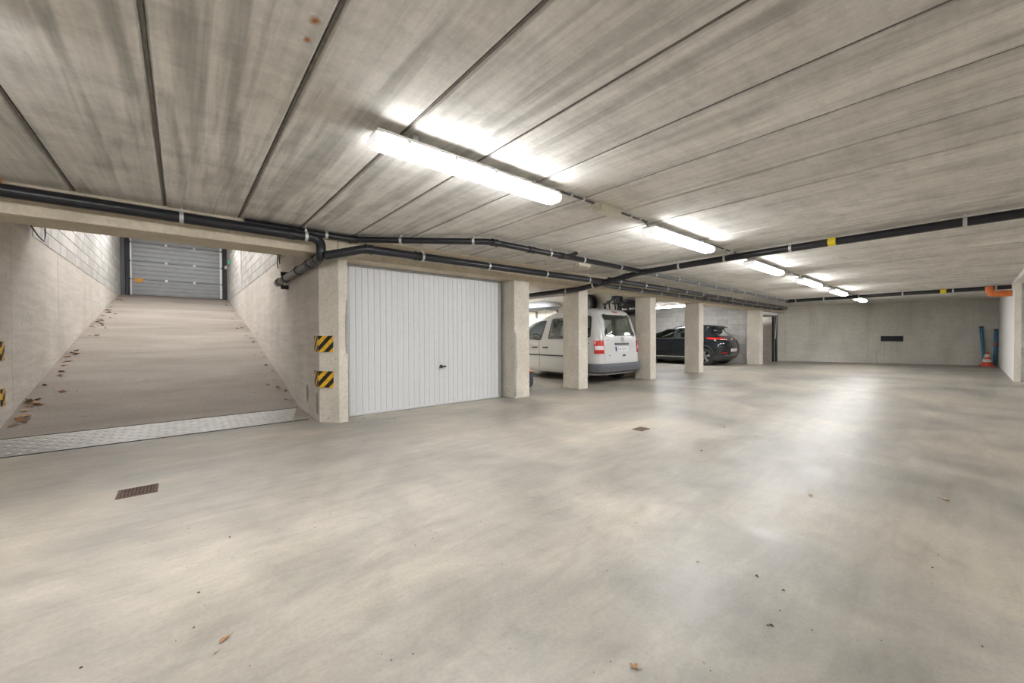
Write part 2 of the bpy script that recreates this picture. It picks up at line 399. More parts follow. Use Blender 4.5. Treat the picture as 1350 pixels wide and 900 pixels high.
# ramp walls (outside lies on +n): right wall faces -X
wall_panels('wall_ramp_right', 'wall_concrete', ((XR, 18.8), (XR, 5.5)), 0.24, 0, 2.5, [18.8-14.2, 18.8-11.6, 18.8-9.165, 18.8-6.85])
wall_panels('wall_ramp_left', 'wall_concrete', ((XL, 6.95), (XL, 18.8)), 0.24, 0, 2.5, [7.38-6.95, 9.72-6.95, 12.15-6.95, 14.6-6.95])
struct(MB().prism([(XL, 6.95), (XL-0.24, 6.95), (XL-0.24, 6.5), (XL-0.2, 6.7)], 0, 2.5).build('wall_ramp_corner', 'wall_concrete'))
struct(MB().box(-4.5, XL-0.2, 6.7, 6.9, 0, 2.63).build('wall_ramp_side', 'wall_concrete'))

blk = {}
def block_mesh(l):
    key = round(l, 3)
    if key not in blk: blk[key] = MB().bevbox(-0.02, 0.02, 0, l, 0, 0.191, 0.005).mesh('block')
    return blk[key]
def block_wall(name, X, face, y0, y1, z0, z1, thick=0.14, L=0.4, H=0.2):
    """block wall in the plane X = const, blocks proud on the side face = -1 or +1"""
    root = struct(MB().box(X, X-face*thick, y0, y1, z0, z1).build(name, 'mortar')) if face < 0 else struct(MB().box(X-thick, X, y0, y1, z0, z1).build(name, 'mortar'))
    r = 0; z = z0
    while z+H*0.6 <= z1:
        y = y0-(L/2 if r % 2 else 0)
        while y < y1-0.03:
            a, b = max(y, y0), min(y+L, y1)
            if b-a > 0.05:
                o = link('block', block_mesh(b-a-0.009), 'block_concrete', root, (X+face*(-0.012+random.uniform(-0.002, 0.002)), a, z))
            y += L
        z += H; r += 1
    return root
block_wall('wall_ramp_block_left', XL, 1, 8.3, 18.7, 2.5, 4.9)
block_wall('wall_ramp_block_right', XR, -1, 8.3, 18.7, 2.5, 4.9)
MB_ = struct(MB().box(-2.0, 1.9, 18.75, 19.0, 2.2, 5.0).build('wall_ramp_end', 'dark_void'))
struct(MB().box(-2.0, 1.9, 8.1, 8.3, 2.85, 5.05).build('wall_ramp_lintel', 'wall_concrete'))
struct(MB().box(XL-0.24, XL, 6.9, 8.3, 2.5, 2.65).build('wall_ramp_left_head', 'block_concrete'))
struct(MB().box(XR, XR+0.24, 5.7, 8.3, 2.5, 2.65).build('wall_ramp_right_head', 'block_concrete'))

# far wall, slightly skewed, with visible formwork joints
def wl(t): return (20.25+(22.72-20.25)*t, 5.75+(-0.72-5.75)*t)
LW = math.hypot(2.47, 6.47)
wall_panels('wall_far', 'far_concrete', ((20.25, 5.75), (22.72, -0.72)), 0.3, 0, CZ, [LW*t for t in (0.07, 0.47, 0.51, 0.545, 0.60, 0.905)], 0.03)
struct(MB().box(20.1, 20.5, 5.6, 12, 0, CZ).build('wall_far_return', 'wall_concrete'))
# right hand white wall, the open bay before it
struct(MB().box(15.13, 23.2, -0.79, -0.69, 0, CZ).build('wall_right', 'white_wall'))
struct(MB().box(15.10, 15.13, -0.79, -0.69, 0, CZ-0.09).build('wall_right_end', 'pillar_concrete'))
block_wall('wall_right_block', 15.5, -1, -2.4, -0.8, 0, CZ)
struct(MB().box(15.5, 15.7, -5.5, -2.4, 0, CZ).build('wall_right_bay', 'cream_wall'))
struct(MB().box(-4.5, 24, -5.7, -5.5, 0, CZ).build('wall_back', 'cream_wall'))
struct(MB().box(-4.7, -4.5, -5.7, 7, 0, 2.7).build('wall_left', 'cream_wall'))
# bays behind the pillars
struct(MB().box(4.62, 4.78, 5.75, 10.6, 0, CZ).build('wall_garage', 'cream_wall'))
struct(MB().box(4.62, 20.2, 10.6, 10.8, 0, CZ).build('wall_bay_back', 'cream_wall'))
struct(MB().box(9.41, 9.56, 5.7, 10.6, 0, CZ).build('wall_bay_partition', 'cream_wall'))
block_wall('wall_bay_block', 17.30, -1, 5.72, 10.6, 0, 2.4)
struct(MB().box(1.6, 4.62, 8.5, 8.7, 0, CZ).build('wall_garage_back', 'cream_wall'))

# beams
tag(MB().bevbox(-4.5, 1.55, FY, 5.70, 2.16, 2.64, 0.012).build('concrete_beam', 'beam_concrete'), 'beige concrete beam spanning the foot of the ramp under the black pipe', 'beam')
tag(MB().bevbox(1.555, 20.28, FY, 5.74, 2.13, CZ+0.01, 0.012).build('concrete_beam', 'beam_concrete'), 'long beige concrete beam over the garage door and the row of pillars', 'beam')
tag(MB().bevbox(-4.5, 15.1, -0.93, -0.69, 2.335, CZ+0.01, 0.008).build('concrete_beam', 'white_wall'), 'shallow pale downstand beam running into the right wall end', 'beam')

# pillars
tag(MB().prism([(XR, 5.499), (1.555, FY), (1.665, FY), (1.665, 5.75), (1.617, 5.75), (1.617, 5.499)], 0, 2.16).build('concrete_pillar', 'pillar_concrete'),
    'chamfered concrete pillar between ramp and white garage door with striped plates', 'pillar')
def pillar(x0, x1, y1, label):
    tag(MB().bevbox(x0, x1, FY, y1, 0, 2.132, 0.012).build('concrete_pillar', 'pillar_concrete'), label, 'pillar')
pillar(4.546, 4.915, 5.86, 'concrete pillar with damp stains right beside the white garage door')
pillar(6.32, 6.618, 5.72, 'slim concrete pillar standing in front of the white van side')
pillar(9.133, 9.412, 5.72, 'concrete pillar just right of the white van tailgate')
pillar(11.886, 12.195, 5.72, 'concrete pillar in front of the black car side')
pillar(17.141, 17.50, 5.74, 'farthest concrete pillar beside the open garage box')

# tyre scuffs low on the right ramp wall
for cy, cz_, ry, rz_ in ((6.14, 0.31, 0.075, 0.13), (5.62, 0.23, 0.055, 0.15)):
    MB().prism([(cy+ry*math.cos(a), cz_+rz_*math.sin(a)) for a in [2*PI*k/16 for k in range(16)]], XR-0.0015, XR+0.002, 'x').build('tyre_scuff', 'scuff', bpy.data.objects['wall_ramp_right'])
# grey mortar repair smears on pillars (thin trowelled patches)
def smear(name, P0, U, V, pts, label):
    P0, U, V = Vector(P0), Vector(U), Vector(V); N = U.cross(V).normalized()
    n = len(pts); m = MB()
    a = [P0+U*u+V*v for u, v in pts]; c = sum(a, Vector())/n
    m.v = [tuple(p) for p in a] + [tuple(p+N*0.004*sg) for p in [c+(q-c)*0.9 for q in a] for sg in (1,)]
    for i in range(n): j = (i+1) % n; m.f.append((i, j, n+j, n+i))
    m.f.append(tuple(range(n, 2*n)))
    tag(m.build(name, 'mortar'), label, 'mortar')
smear('mortar_smear', (4.546, FY-0.001, 0), (1, 0, 0), (0, 0, 1), [(0.0, 0.0), (0.05, 0.05), (0.04, 0.3), (0.07, 0.62), (0.045, 0.9), (0.05, 1.1), (0.02, 1.2), (0.0, 1.22)], 'grey mortar smear up the edge of the pillar beside the garage door')
smear('mortar_smear', (1.63, FY-0.001, 0), (1, 0, 0), (0, 0, 1), [(0.01, 0.9), (0.034, 0.88), (0.034, 1.6), (0.02, 1.6), (0.005, 1.3)], 'grey mortar smear on the chamfered pillar beside the garage door')
smear('mortar_smear', (4.545, FY+0.02, 0), (0, 1, 0), (0, 0, 1), [(0.0, 0.0), (0.25, 0.0), (0.22, 0.14), (0.1, 0.1), (0.07, 0.5), (0.06, 0.9), (0.0, 1.0)], 'grey mortar smear on the shaded side of the pillar beside the garage door')

# ------------------------------------------------------------------ white up-and-over garage door
gd = thing('garage_door', 'white ribbed up-and-over garage door between two concrete pillars', 'garage door', (1.70, 5.57, 0))
DW = 2.78
MB().box(0.0, 0.07, 0, 0.06, 0, 2.15).box(DW-0.07, DW, 0, 0.06, 0, 2.15).box(0.07, DW-0.07, 0, 0.06, 2.09, 2.15).build('door_frame', 'frame_grey', gd)
MB().box(0.07, DW-0.07, 0.006, 0.06, 0.0, 2.09).build('door_back', 'door_white', gd)
MB().box(0.07, DW-0.07, -0.008, 0.03, 0.012, 0.05).build('bottom_rail', 'door_white', gd)
NS = 30; sw = (DW-0.14)/NS
sl = MB().prism([(0.004, 0.03), (0.004, 0.008), (0.012, -0.002), (sw-0.012, -0.002), (sw-0.004, 0.008), (sw-0.004, 0.03)], 0.05, 2.088).mesh('slat')
for k in range(NS): link('slat', sl, 'door_white', gd, (0.07+k*sw, 0, 0))
h = MB().lathe([(0.0, -0.012), (0.028, -0.012), (0.03, -0.004), (0.03, 0.0)], 16, 'y', (1.52, -0.002, 0.63)).build('handle_rose', 'black_plastic', gd, True)
MB().tube([(1.52, -0.01, 0.63), (1.52, -0.055, 0.63)], 0.011).bevbox(1.46, 1.58, -0.07, -0.05, 0.617, 0.643, 0.005).build('handle_grip', 'black_plastic', h)
MB().lathe([(0.0, -0.006), (0.008, -0.006), (0.008, 0)], 10, 'y', (1.50, -0.002, 0.70)).build('lock_pin', 'frame_grey', gd)

# ------------------------------------------------------------------ sectional door at the head of the ramp
sd = thing('sectional_door', 'grey metal sectional overhead door closing the top of the ramp', 'garage door', (0, 18.45, 2.5))
x0, x1 = -1.29, 1.22
zs = [0.08, 0.62, 1.24, 1.87, 2.35]
for i in range(4):
    za, zb = zs[i]+0.008, zs[i+1]-0.008
    p = MB().box(x0, x1, 0.0, 0.04, za, zb).build('door_section', 'aluminium', sd)
    nr = 4; hh = (zb-za)/nr
    for k in range(nr):
        MB().prism([(0.0, za+k*hh+0.02), (-0.014, za+k*hh+0.035), (-0.014, za+(k+1)*hh-0.035), (0.0, za+(k+1)*hh-0.02)], x0+0.07, x1-0.08, 'x').build('rib', 'aluminium', p)
    MB().box(x1-0.07, x1, -0.02, 0.0, za, zb).box(x0, x0+0.04, -0.02, 0.0, za, zb).build('end_stile', 'galvanised', p)
    if i:
        for hx in (-0.37, 0.40): MB().bevbox(hx-0.035, hx+0.035, -0.03, 0, za-0.045, za+0.03, 0.006).build('hinge', 'plastic_white', p)
        for hx in (x0-0.03, x1+0.0): MB().bevbox(hx-0.03, hx+0.05, -0.05, 0, za-0.03, za+0.02, 0.005).build('roller', 'black_plastic', p)
for a, b in ((x0-0.10, x0-0.02), (x1+0.02, x1+0.14)):
    MB().box(a, b, -0.05, 0.05, 0.08, 2.35).build('track', 'black_plastic', sd)
MB().box(x0-0.23, x0-0.12, -0.04, 0.05, 0.08, 2.35).build('side_frame', 'box_dark', sd)
MB().box(0.0, 0.05, -0.06, 0.0, 1.98, 2.3).build('pull_handle', 'black_plastic', sd)
MB().box(-1.18, -0.97, -0.018, -0.014, 0.52, 0.66).build('sticker', 'sticker_orange', sd)
tag(MB().bevbox(1.29, 1.36, 18.3, 18.36, 3.72, 3.84, 0.006).build('photo_sensor', 'plastic_white'), 'small white sensor box beside the ramp door track', 'sensor')
tag(MB().bevbox(1.30, 1.36, 17.0, 17.08, 3.72, 3.86, 0.008).build('indicator_lamp', 'led_green'), 'small green indicator on the right ramp wall by the door', 'indicator')
tag(MB().tube([(1.345, 13.75, 2.55), (1.345, 13.75, 4.3)], 0.025, 10).build('cable_duct', 'plastic_white', smooth=True), 'white vertical duct on the right block wall of the ramp', 'duct')

# ------------------------------------------------------------------ steel tread plate across the foot of the ramp
tp = thing('tread_plate', 'long steel tread plate over the drain at the foot of the ramp', 'steel plate', (0, 5.79, 0))
PX0, PX1 = -2.2, 1.12; PY = 0.80; T0, T1 = 0.004, 0.040
def pz(y): return T0+(T1-T0)*y/PY
m = MB(); m.grid([[(PX0, 0, T0), (PX1, 0, T0)], [(PX0, PY, T1), (PX1+0.2, PY, T1)]]); m.grid([[(PX0, 0, -0.02), (PX1, 0, -0.02)], [(PX0, 0, T0), (PX1, 0, T0)]])
m.grid([[(PX1, 0, T0), (PX1, 0, -0.02)], [(PX1+0.2, PY, T1), (PX1+0.2, PY, -0.02)]])
m.build('plate', 'plate_steel', tp)
m = MB(); ny = 11; nx = int((PX1+0.16-PX0)/0.075)
for j in range(ny):
    for i in range(nx):
        y = 0.05+j*(PY-0.09)/(ny-1); x = PX0+0.04+i*0.075
        if x > PX1-0.03+0.2*y/PY: continue
        a = PI/4 if (i+j) % 2 else -PI/4
        c, s_ = math.cos(a), math.sin(a); n = len(m.v); z = pz(y)
        for u, v, dz in ((-0.032, 0, 0.0), (0, -0.011, 0.0), (0.032, 0, 0.0), (0, 0.011, 0.0), (-0.012, 0, 0.004), (0.012, 0, 0.004)):
            m.v.append((x+u*c-v*s_, y+u*s_+v*c, z+dz))
        m.f += [(n, n+1, n+4), (n+1, n+2, n+5), (n+1, n+5, n+4), (n+2, n+3, n+5), (n+3, n, n+4), (n+3, n+4, n+5)]
o = m.build('tread_pattern', 'plate_steel', tp); o['kind'] = 'stuff'
MB().box(PX0, PX1, -0.022, -0.002, -0.01, 0.006).build('edge_strip', 'edge_rubber', tp)
MB().box(PX0, PX1+0.22, PY+0.002, PY+0.014, 0.0, 0.045).build('edge_strip', 'edge_rubber', tp)
struct(MB().prism([(5.79, 0.002), (6.62, 0.036), (6.62, -0.05), (5.79, -0.05)], PX1-0.02, XR+0.01, 'x').build('floor_ramp_edge', 'ramp_concrete'))
tag(MB().bevbox(1.13, 1.30, 5.76, 5.785, 0.0, 0.008, 0.003).build('rubber_strip', 'edge_rubber', rz=0), 'short black rubber strip on the floor at the end of the steel plate', 'strip')

# ------------------------------------------------------------------ hazard plates
def uv_leaf(P0, P1, z0, z1, out, th=0.014):
    """striped leaf on a vertical plane from plan point P0 to P1; out = outward plan normal"""
    P0, P1, out = Vector(P0), Vector(P1), Vector(out).normalized()
    bm = bmesh.new(); uvl = bm.loops.layers.uv.new('UVMap'); L = (P1-P0).length
    co = []
    for o_ in (0.001, th):
        for p, z in ((P0, z0), (P1, z0), (P1, z1), (P0, z1)):
            q = p+out*o_; co.append(bm.verts.new((q.x, q.y, z)))
    for f in ((4, 5, 6, 7), (0, 3, 2, 1), (0, 1, 5, 4), (1, 2, 6, 5), (2, 3, 7, 6), (3, 0, 4, 7)):
        fc = bm.faces.new([co[i] for i in f])
        for lp in fc.loops:
            v = lp.vert.co; lp[uvl].uv = ((Vector((v.x, v.y))-P0).dot((P1-P0)/L), v.z-z0)
    bmesh.ops.recalc_face_normals(bm, faces=bm.faces)
    me = bpy.data.meshes.new('striped_leaf'); bm.to_mesh(me); bm.free(); me.materials.append(MATS['hazard_stripes']); return me
cdir = Vector((1.555-XR, FY-5.5)); cl = cdir.length; cd = cdir/cl; cn = Vector((cd.y, -cd.x))
if cn.dot(Vector((-1, -1))) < 0: cn = -cn
def hazard_right(z0, z1, wl_, label):
    t = thing('hazard_plate', label, 'warning plate', (0, 0, 0))
    link('front_leaf', uv_leaf((XR-0.005, 5.5-0.005), Vector((XR, 5.5))+cd*0.205, z0, z1, cn), None, t)
    link('side_leaf', uv_leaf((XR, 5.5+wl_), (XR, 5.495), z0, z1, (-1, 0)), None, t)
    for u, v in ((0.19, z0+0.03), (0.19, z1-0.03)):
        q = Vector((XR, 5.5))+cd*u+cn*0.014
        MB().lathe([(0, 0.004), (0.006, 0.003), (0.007, 0)], 8, 'z').build('screw', 'box_dark', t, True, (q.x, q.y, v))
hazard_right(0.915, 1.125, 0.19, 'upper black and yellow striped plate on the pillar left of the garage door')
hazard_right(0.455, 0.665, 0.19, 'lower black and yellow striped plate on the pillar left of the garage door')
for z0, z1, wd in ((0.86, 1.07, 'upper'), (0.35, 0.54, 'lower')):
    t = thing('hazard_plate', wd+' black and yellow striped plate on the left ramp wall', 'warning plate')
    link('striped_leaf', uv_leaf((XL, 6.955), (XL, 7.06), z0, z1, (1, 0)), None, t)

# ------------------------------------------------------------------ fluorescent lights
def fluo_meshes(L=1.62):
    P = {}
    P['mounting'] = (MB().box(-0.02, 0.02, -0.03, 0.03, -0.057, 0).mesh('mounting'), 'galvanised')
    P['tray'] = (MB().prism([(-0.070, -0.055), (0.070, -0.055), (0.082, -0.080), (-0.082, -0.080)], 0.0, L, 'x').mesh('tray'), 'plastic_white')
    pr = [(-0.078, -0.081), (-0.080, -0.115), (-0.068, -0.137), (-0.040, -0.147), (0.040, -0.147), (0.068, -0.137), (0.080, -0.115), (0.078, -0.081)]
    P['diffuser'] = (MB().prism(pr, 0.035, L-0.035, 'x').mesh('diffuser'), 'lamp_glow')
    pe = [(a*1.02, b if i in (0, 7) else b-0.001) for i, (a, b) in enumerate(pr)]
    P['end_cap'] = (MB().prism(pe, -0.012, 0.034, 'x').mesh('end_cap'), 'lamp_end')
    P['clip'] = (MB().bevbox(-0.014, 0.014, -0.088, -0.080, -0.098, -0.068, 0.002).mesh('clip'), 'plastic_white')
    return P
FL = fluo_meshes()
def fluo(loc, label, group, rz=0):
    t = thing('fluorescent_light', label, 'light', loc, rz, group); L = 1.62
    for k in ('tray', 'diffuser'): link(k, FL[k][0], FL[k][1], t)
    for x in (0.27, L-0.27): link('mounting', FL['mounting'][0], 'galvanised', t, (x, 0, 0))
    link('end_cap', FL['end_cap'][0], 'lamp_end', t); e = link('end_cap', FL['end_cap'][0], 'lamp_end', t, (L, 0, 0)); e.rotation_euler.z = PI
    for x in (0.2, 0.55, 0.9, 1.25): link('clip', FL['clip'][0], 'plastic_white', t, (x, 0, 0)); c = link('clip', FL['clip'][0], 'plastic_white', t, (x, 0, 0)); c.rotation_euler.z = PI
    return t
ord_ = ['nearest long white fluorescent light on the ceiling, biggest in view', 'second fluorescent light of the ceiling row, after the cream emergency lamp', 'third fluorescent light of the ceiling row, just beyond the black cross pipe',
        'fourth fluorescent light of the ceiling row counted from the camera', 'fifth fluorescent light of the ceiling row, next to last', 'sixth and farthest fluorescent light of the ceiling row']
XS = [0.92, 4.10, 7.25, 10.25, 13.30, 16.60]
for x, l in zip(XS, ord_): fluo((x, 2.40, CZ), l, 'fluorescent lights in the ceiling row')
fluo((-2.3, 2.40, CZ), 'added fluorescent light beyond the ceiling row left of the camera, out of view', 'fluorescent lights in the ceiling row')  # added past the visible row to lift the ceiling brightness
for i, x in enumerate((-2.3, 2.5, 7.3, 12.0)):  # unseen lamps added behind the camera as fill for the room
    fluo((x, -2.9, CZ), ['first', 'second', 'third', 'fourth'][i]+' added unseen fluorescent light over the bays behind the camera', 'added fluorescent lights behind the camera')
fluo((15.25, 7.25, CZ), 'fluorescent light in the bay above the black car', 'fluorescent lights in the bays', PI/2)
fluo((6.7, 8.75, CZ), 'added fluorescent light in the van bay hidden by the garage wall', 'fluorescent lights in the bays', PI/2)  # added out of sight to brighten the van bay
fluo((7.75, 8.8, CZ), 'added unseen fluorescent light deep in the van bay', 'fluorescent lights in the bays', PI/2)  # second hidden lamp added for the dim van bay
for x, y, wd in ((-0.9, 9.6, 'lower left'), (0.9, 9.6, 'lower right'), (-0.9, 13.6, 'upper left'), (0.9, 13.6, 'upper right')):  # unseen lamps over the ramp, more of them added for brightness
    fluo((x, y, 5.05), wd+' unseen fluorescent light under the ramp roof', 'unseen fluorescent lights above the ramp', PI/2)
fluo((13.0, 5.98, CZ), 'added fluorescent light hidden behind the beam before the black car', 'fluorescent lights in the bays')  # added where the beam hides it, brightens the black car bay
fluo((19.4, 6.6, CZ), 'added fluorescent light inside the far open garage box', 'fluorescent lights in the bays', PI/2)  # unseen lamp added to light the box interior
# conduit between the lights
cz = CZ-0.018
for i, (a, b) in enumerate(((2.54, 3.12), (3.52, 4.10), (5.72, 7.25), (8.87, 10.25), (11.87, 13.30), (14.92, 16.60))):
    t = thing('cable_conduit', ['thin grey conduit between the nearest fluorescent light and the cream emergency lamp', 'thin grey conduit between the cream emergency lamp and the second fluorescent light', 'thin grey conduit between the second and third fluorescent lights', 'thin grey conduit between the third and fourth fluorescent lights', 'thin grey conduit between the fourth and fifth fluorescent lights', 'thin grey conduit before the farthest fluorescent light'][i], 'conduit', (a, 2.40, cz))
    MB().tube([(0.02, 0, 0), (b-a-0.02, 0, 0)], 0.010, 8).build('conduit_tube', 'pipe_grey', t, True)
    if i != 1: MB().tube([(0.0, 0, -0.045), (0.05, 0, -0.02), (0.10, 0, 0)], 0.008, 8).build('cable_tail', 'pipe_grey', t, True)
    if i != 0: MB().tube([(b-a, 0, -0.045), (b-a-0.05, 0, -0.02), (b-a-0.10, 0, 0)], 0.008, 8).build('cable_tail', 'pipe_grey', t, True)
    cm = MB().box(-0.012, 0.012, -0.02, 0.02, -0.012, 0.018).mesh('saddle')
    for u in (0.3, 0.6): link('saddle', cm, 'plastic_white', t, ((b-a)*u+0.05, 0, 0))
    MB().bevbox((b-a)*0.5-0.04, (b-a)*0.5+0.04, -0.035, 0.035, -0.03, 0.018, 0.006).build('junction_box', 'plastic_white' if i > 0 else 'pipe_grey', t) if i in (2, 3, 4) else None
def emergency(loc, L, label):
    t = thing('emergency_light', label, 'emergency light', loc)
    MB().prism([(-0.07, 0), (0.07, 0), (0.07, -0.03), (-0.07, -0.03)], 0, L, 'x').build('base', 'plastic_cream', t)
    MB().prism([(-0.06, -0.03), (0.06, -0.03), (0.05, -0.075), (0.03, -0.085), (-0.03, -0.085), (-0.05, -0.075)], 0.015, L-0.015, 'x').build('cover', 'plastic_cream', t)
    MB().bevbox(-0.02, 0.02, -0.03, 0.03, -0.05, -0.005, 0.006).build('cable_gland', 'plastic_cream', t)
emergency((3.14, 2.40, CZ), 0.36, 'cream emergency lamp on the ceiling between the first two fluorescent lights')
emergency((5.45, 4.62, CZ), 0.34, 'small white emergency lamp on the ceiling above the slim pillar')

# ------------------------------------------------------------------ pipes
def clamp_parts(parent, p, d, r, top=None):
    """ring clamp round a pipe at p (direction d) with a threaded rod up to the ceiling"""
    p = Vector(p); d = Vector(d).normalized()
    o = MB().tube([p-d*0.016, p+d*0.016], r+0.006, 16).bevbox(p.x-0.012, p.x+0.012, p.y-0.012, p.y+0.012, p.z+r, p.z+r+0.03, 0.003).build('clamp', 'galvanised', parent, True)
    if top and top-(p.z+r) > 0.02: MB().tube([(p.x, p.y, p.z+r), (p.x, p.y, top)], 0.005, 6).build('threaded_rod', 'galvanised', o)
def pipe(label, pts, r, clamps=(), couplings=(), mat='pipe_black', bend=0.10, name='drain_pipe', cat='pipe', top=CZ, cmat=None):
    path = fillet(pts, bend); P = [Vector(p) for p in pts]
    t = thing(name, label, cat, tuple(P[0]))
    o = MB().tube([q-P[0] for q in path], r, 18).build('pipe_run', mat, t, True)
    def at(seg, u): a, b = P[seg], P[seg+1]; return a+(b-a)*u-P[0], (b-a).normalized()
    for seg, u in clamps:
        q, d = at(seg, u); clamp_parts(t, q, d, r, top-P[0].z)
    for seg, u, *ln in couplings:
        q, d = at(seg, u); ln = ln[0] if ln else 0.09
        MB().tube([q-d*ln/2, q-d*(ln/2-0.012), q-d*(ln/2-0.014), q+d*(ln/2-0.014), q+d*(ln/2-0.012), q+d*ln/2], r, 18, True, [r+0.010, r+0.010, r+0.006, r+0.006, r+0.010, r+0.010]).build('coupling', cmat or mat, t, True)
    return t
Ra = 0.055
pa = pipe('thick black drain pipe along the beam over the ramp, turning down at the pillar', [(-4.4, 5.14, 2.325), (1.30, 5.10, 2.30), (1.30, 5.06, 2.075), (1.275, 7.55, 2.04)], Ra,
     clamps=[(0, 0.566), (0, 0.775), (0, 0.972)], couplings=[(0, 0.945, 0.07), (2, 0.10, 0.10), (2, 0.22, 0.10), (2, 0.46, 0.03), (2, 0.80, 0.10)], bend=0.12)
MB().tube([(5.675, 2.33, -0.285), (5.675, 2.50, -0.287)], 0.066, 18).build('end_socket', 'pipe_grey', pa, True)
MB().box(5.66, 5.77, 2.18, 2.22, -0.20, -0.14).box(5.66, 5.77, 2.18, 2.22, -0.42, -0.36).build('wall_bracket', 'black_plastic', pa)
pipe('black drain pipe close under the ceiling that turns out from the ramp corner', [(0.55, 5.225, 2.385), (1.72, 5.20, 2.375), (3.06, 4.03, 2.335), (6.50, 3.99, 2.325)], 0.040,
     clamps=[(0, 0.72), (1, 0.35), (1, 0.88), (2, 0.32), (2, 0.54), (2, 0.83)], couplings=[(1, 0.0, 0.10), (2, 0.02, 0.08), (2, 0.21, 0.10), (2, 0.39, 0.08)], bend=0.10)
pipe('black drain pipe running along the beam above the white garage door', [(1.33, 5.03, 2.085), (1.74, 4.85, 2.195), (6.42, 4.72, 2.195)], 0.053,
     clamps=[(1, 0.165), (1, 0.40), (1, 0.66), (1, 0.90)], couplings=[(1, 0.01, 0.09), (1, 0.15, 0.08)], bend=0.08)
pipe('long black cross pipe under the ceiling from the right edge to the slim pillar', [(6.42, -5.4, 2.345), (6.52, 2.0, 2.33), (6.55, 4.0, 2.30), (6.42, 4.55, 2.20), (6.20, 5.18, 2.075), (6.15, 9.2, 2.05)], 0.050,
     clamps=[(0, 0.735), (0, 0.95), (1, 0.25), (1, 0.62), (3, 0.55), (4, 0.08)], couplings=[(1, 0.96, 0.12), (2, 0.5, 0.10), (3, 0.2, 0.10)], bend=0.12)
pipe('grey pipe continuing along the ceiling beyond the black cross pipe', [(6.62, 4.05, 2.33), (16.25, 4.16, 2.335)], 0.036,
     clamps=[(0, u) for u in (0.06, 0.16, 0.26, 0.36, 0.46, 0.56, 0.66, 0.76, 0.86, 0.95)], couplings=[(0, 0.02, 0.10), (0, 0.5, 0.1)], mat='pipe_grey')
pipe('upper black drain pipe along the beam beyond the slim pillar', [(6.50, 4.66, 2.235), (18.65, 4.78, 2.235), (18.85, 5.2, 2.22)], 0.052,
     clamps=[(0, u) for u in (0.03, 0.11, 0.19, 0.27, 0.35, 0.43, 0.52, 0.61, 0.70, 0.79, 0.88, 0.96)], couplings=[(0, 0.015, 0.10), (0, 0.50, 0.12)], bend=0.15)
pipe('lower black drain pipe along the beam beyond the slim pillar', [(6.38, 4.72, 2.16), (7.0, 4.94, 2.17), (18.2, 4.98, 2.175)], 0.046,
     clamps=[(1, u) for u in (0.02, 0.10, 0.18, 0.26, 0.34, 0.42, 0.50, 0.58, 0.66, 0.74, 0.82, 0.92)], couplings=[(1, 0.4, 0.1)], bend=0.15)
pipe('far black cross pipe under the ceiling near the end wall', [(16.3, 4.2, 2.335), (15.95, -0.68, 2.33)], 0.055,
     clamps=[(0, u) for u in (0.06, 0.22, 0.40, 0.60, 0.80, 0.95)], couplings=[(0, 0.03, 0.12)])
pipe('bright orange pipe elbow entering the white right wall', [(15.92, -0.32, 2.36), (15.90, -0.33, 2.17), (15.90, -0.70, 2.165)], 0.075, couplings=[(1, 0.62, 0.10)], mat='plastic_orange', bend=0.13, name='pipe_elbow')
pipe('small orange pipe end at the left end of the ramp beam', [(-1.32, 5.2, 2.40), (-1.12, 5.2, 2.40)], 0.028, mat='plastic_orange', name='pipe_stub')
tag(MB().tube([(6.497, 1.13, 2.335), (6.500, 1.21, 2.335)], 0.056, 16).build('pipe_tag', 'plastic_yellow', smooth=True), 'yellow tag wrapped on the long black cross pipe', 'tag')
tag(MB().tube([(16.02, 0.42, 2.332), (16.03, 0.53, 2.332)], 0.062, 16).build('pipe_tag', 'plastic_yellow', smooth=True), 'yellow tag wrapped on the far black cross pipe', 'tag')
tag(MB().tube(fillet([(4.72, 3.99, 2.41), (4.62, 4.0, 2.36), (4.50, 4.0, 2.33)], 0.05), 0.032, 14).build('pipe_branch', 'pipe_black', smooth=True), 'short black branch on top of the pipe that turns out from the ramp corner', 'pipe')
# hanging cables at the ramp slab edge
def cable(pts, label, r=0.008): tag(MB().tube(fillet(pts, 0.08, 4), r, 8).build('cable', 'black_plastic', smooth=True), label, 'cable')
cable([(-1.50, 8.0, 2.62), (-1.47, 8.25, 2.50), (-1.47, 8.6, 2.48), (-1.49, 8.75, 2.60), (-1.50, 8.78, 2.9)], 'black cable loop hanging at the left ramp wall under the slab')
cable([(1.345, 8.05, 2.62), (1.335, 8.08, 2.45), (1.35, 8.12, 2.36)], 'black cable hanging at the right ramp wall under the slab, left strand')
cable([(1.35, 7.85, 2.62), (1.335, 7.88, 2.5), (1.35, 7.95, 2.42)], 'black cable hanging at the right ramp wall under the slab, right strand')

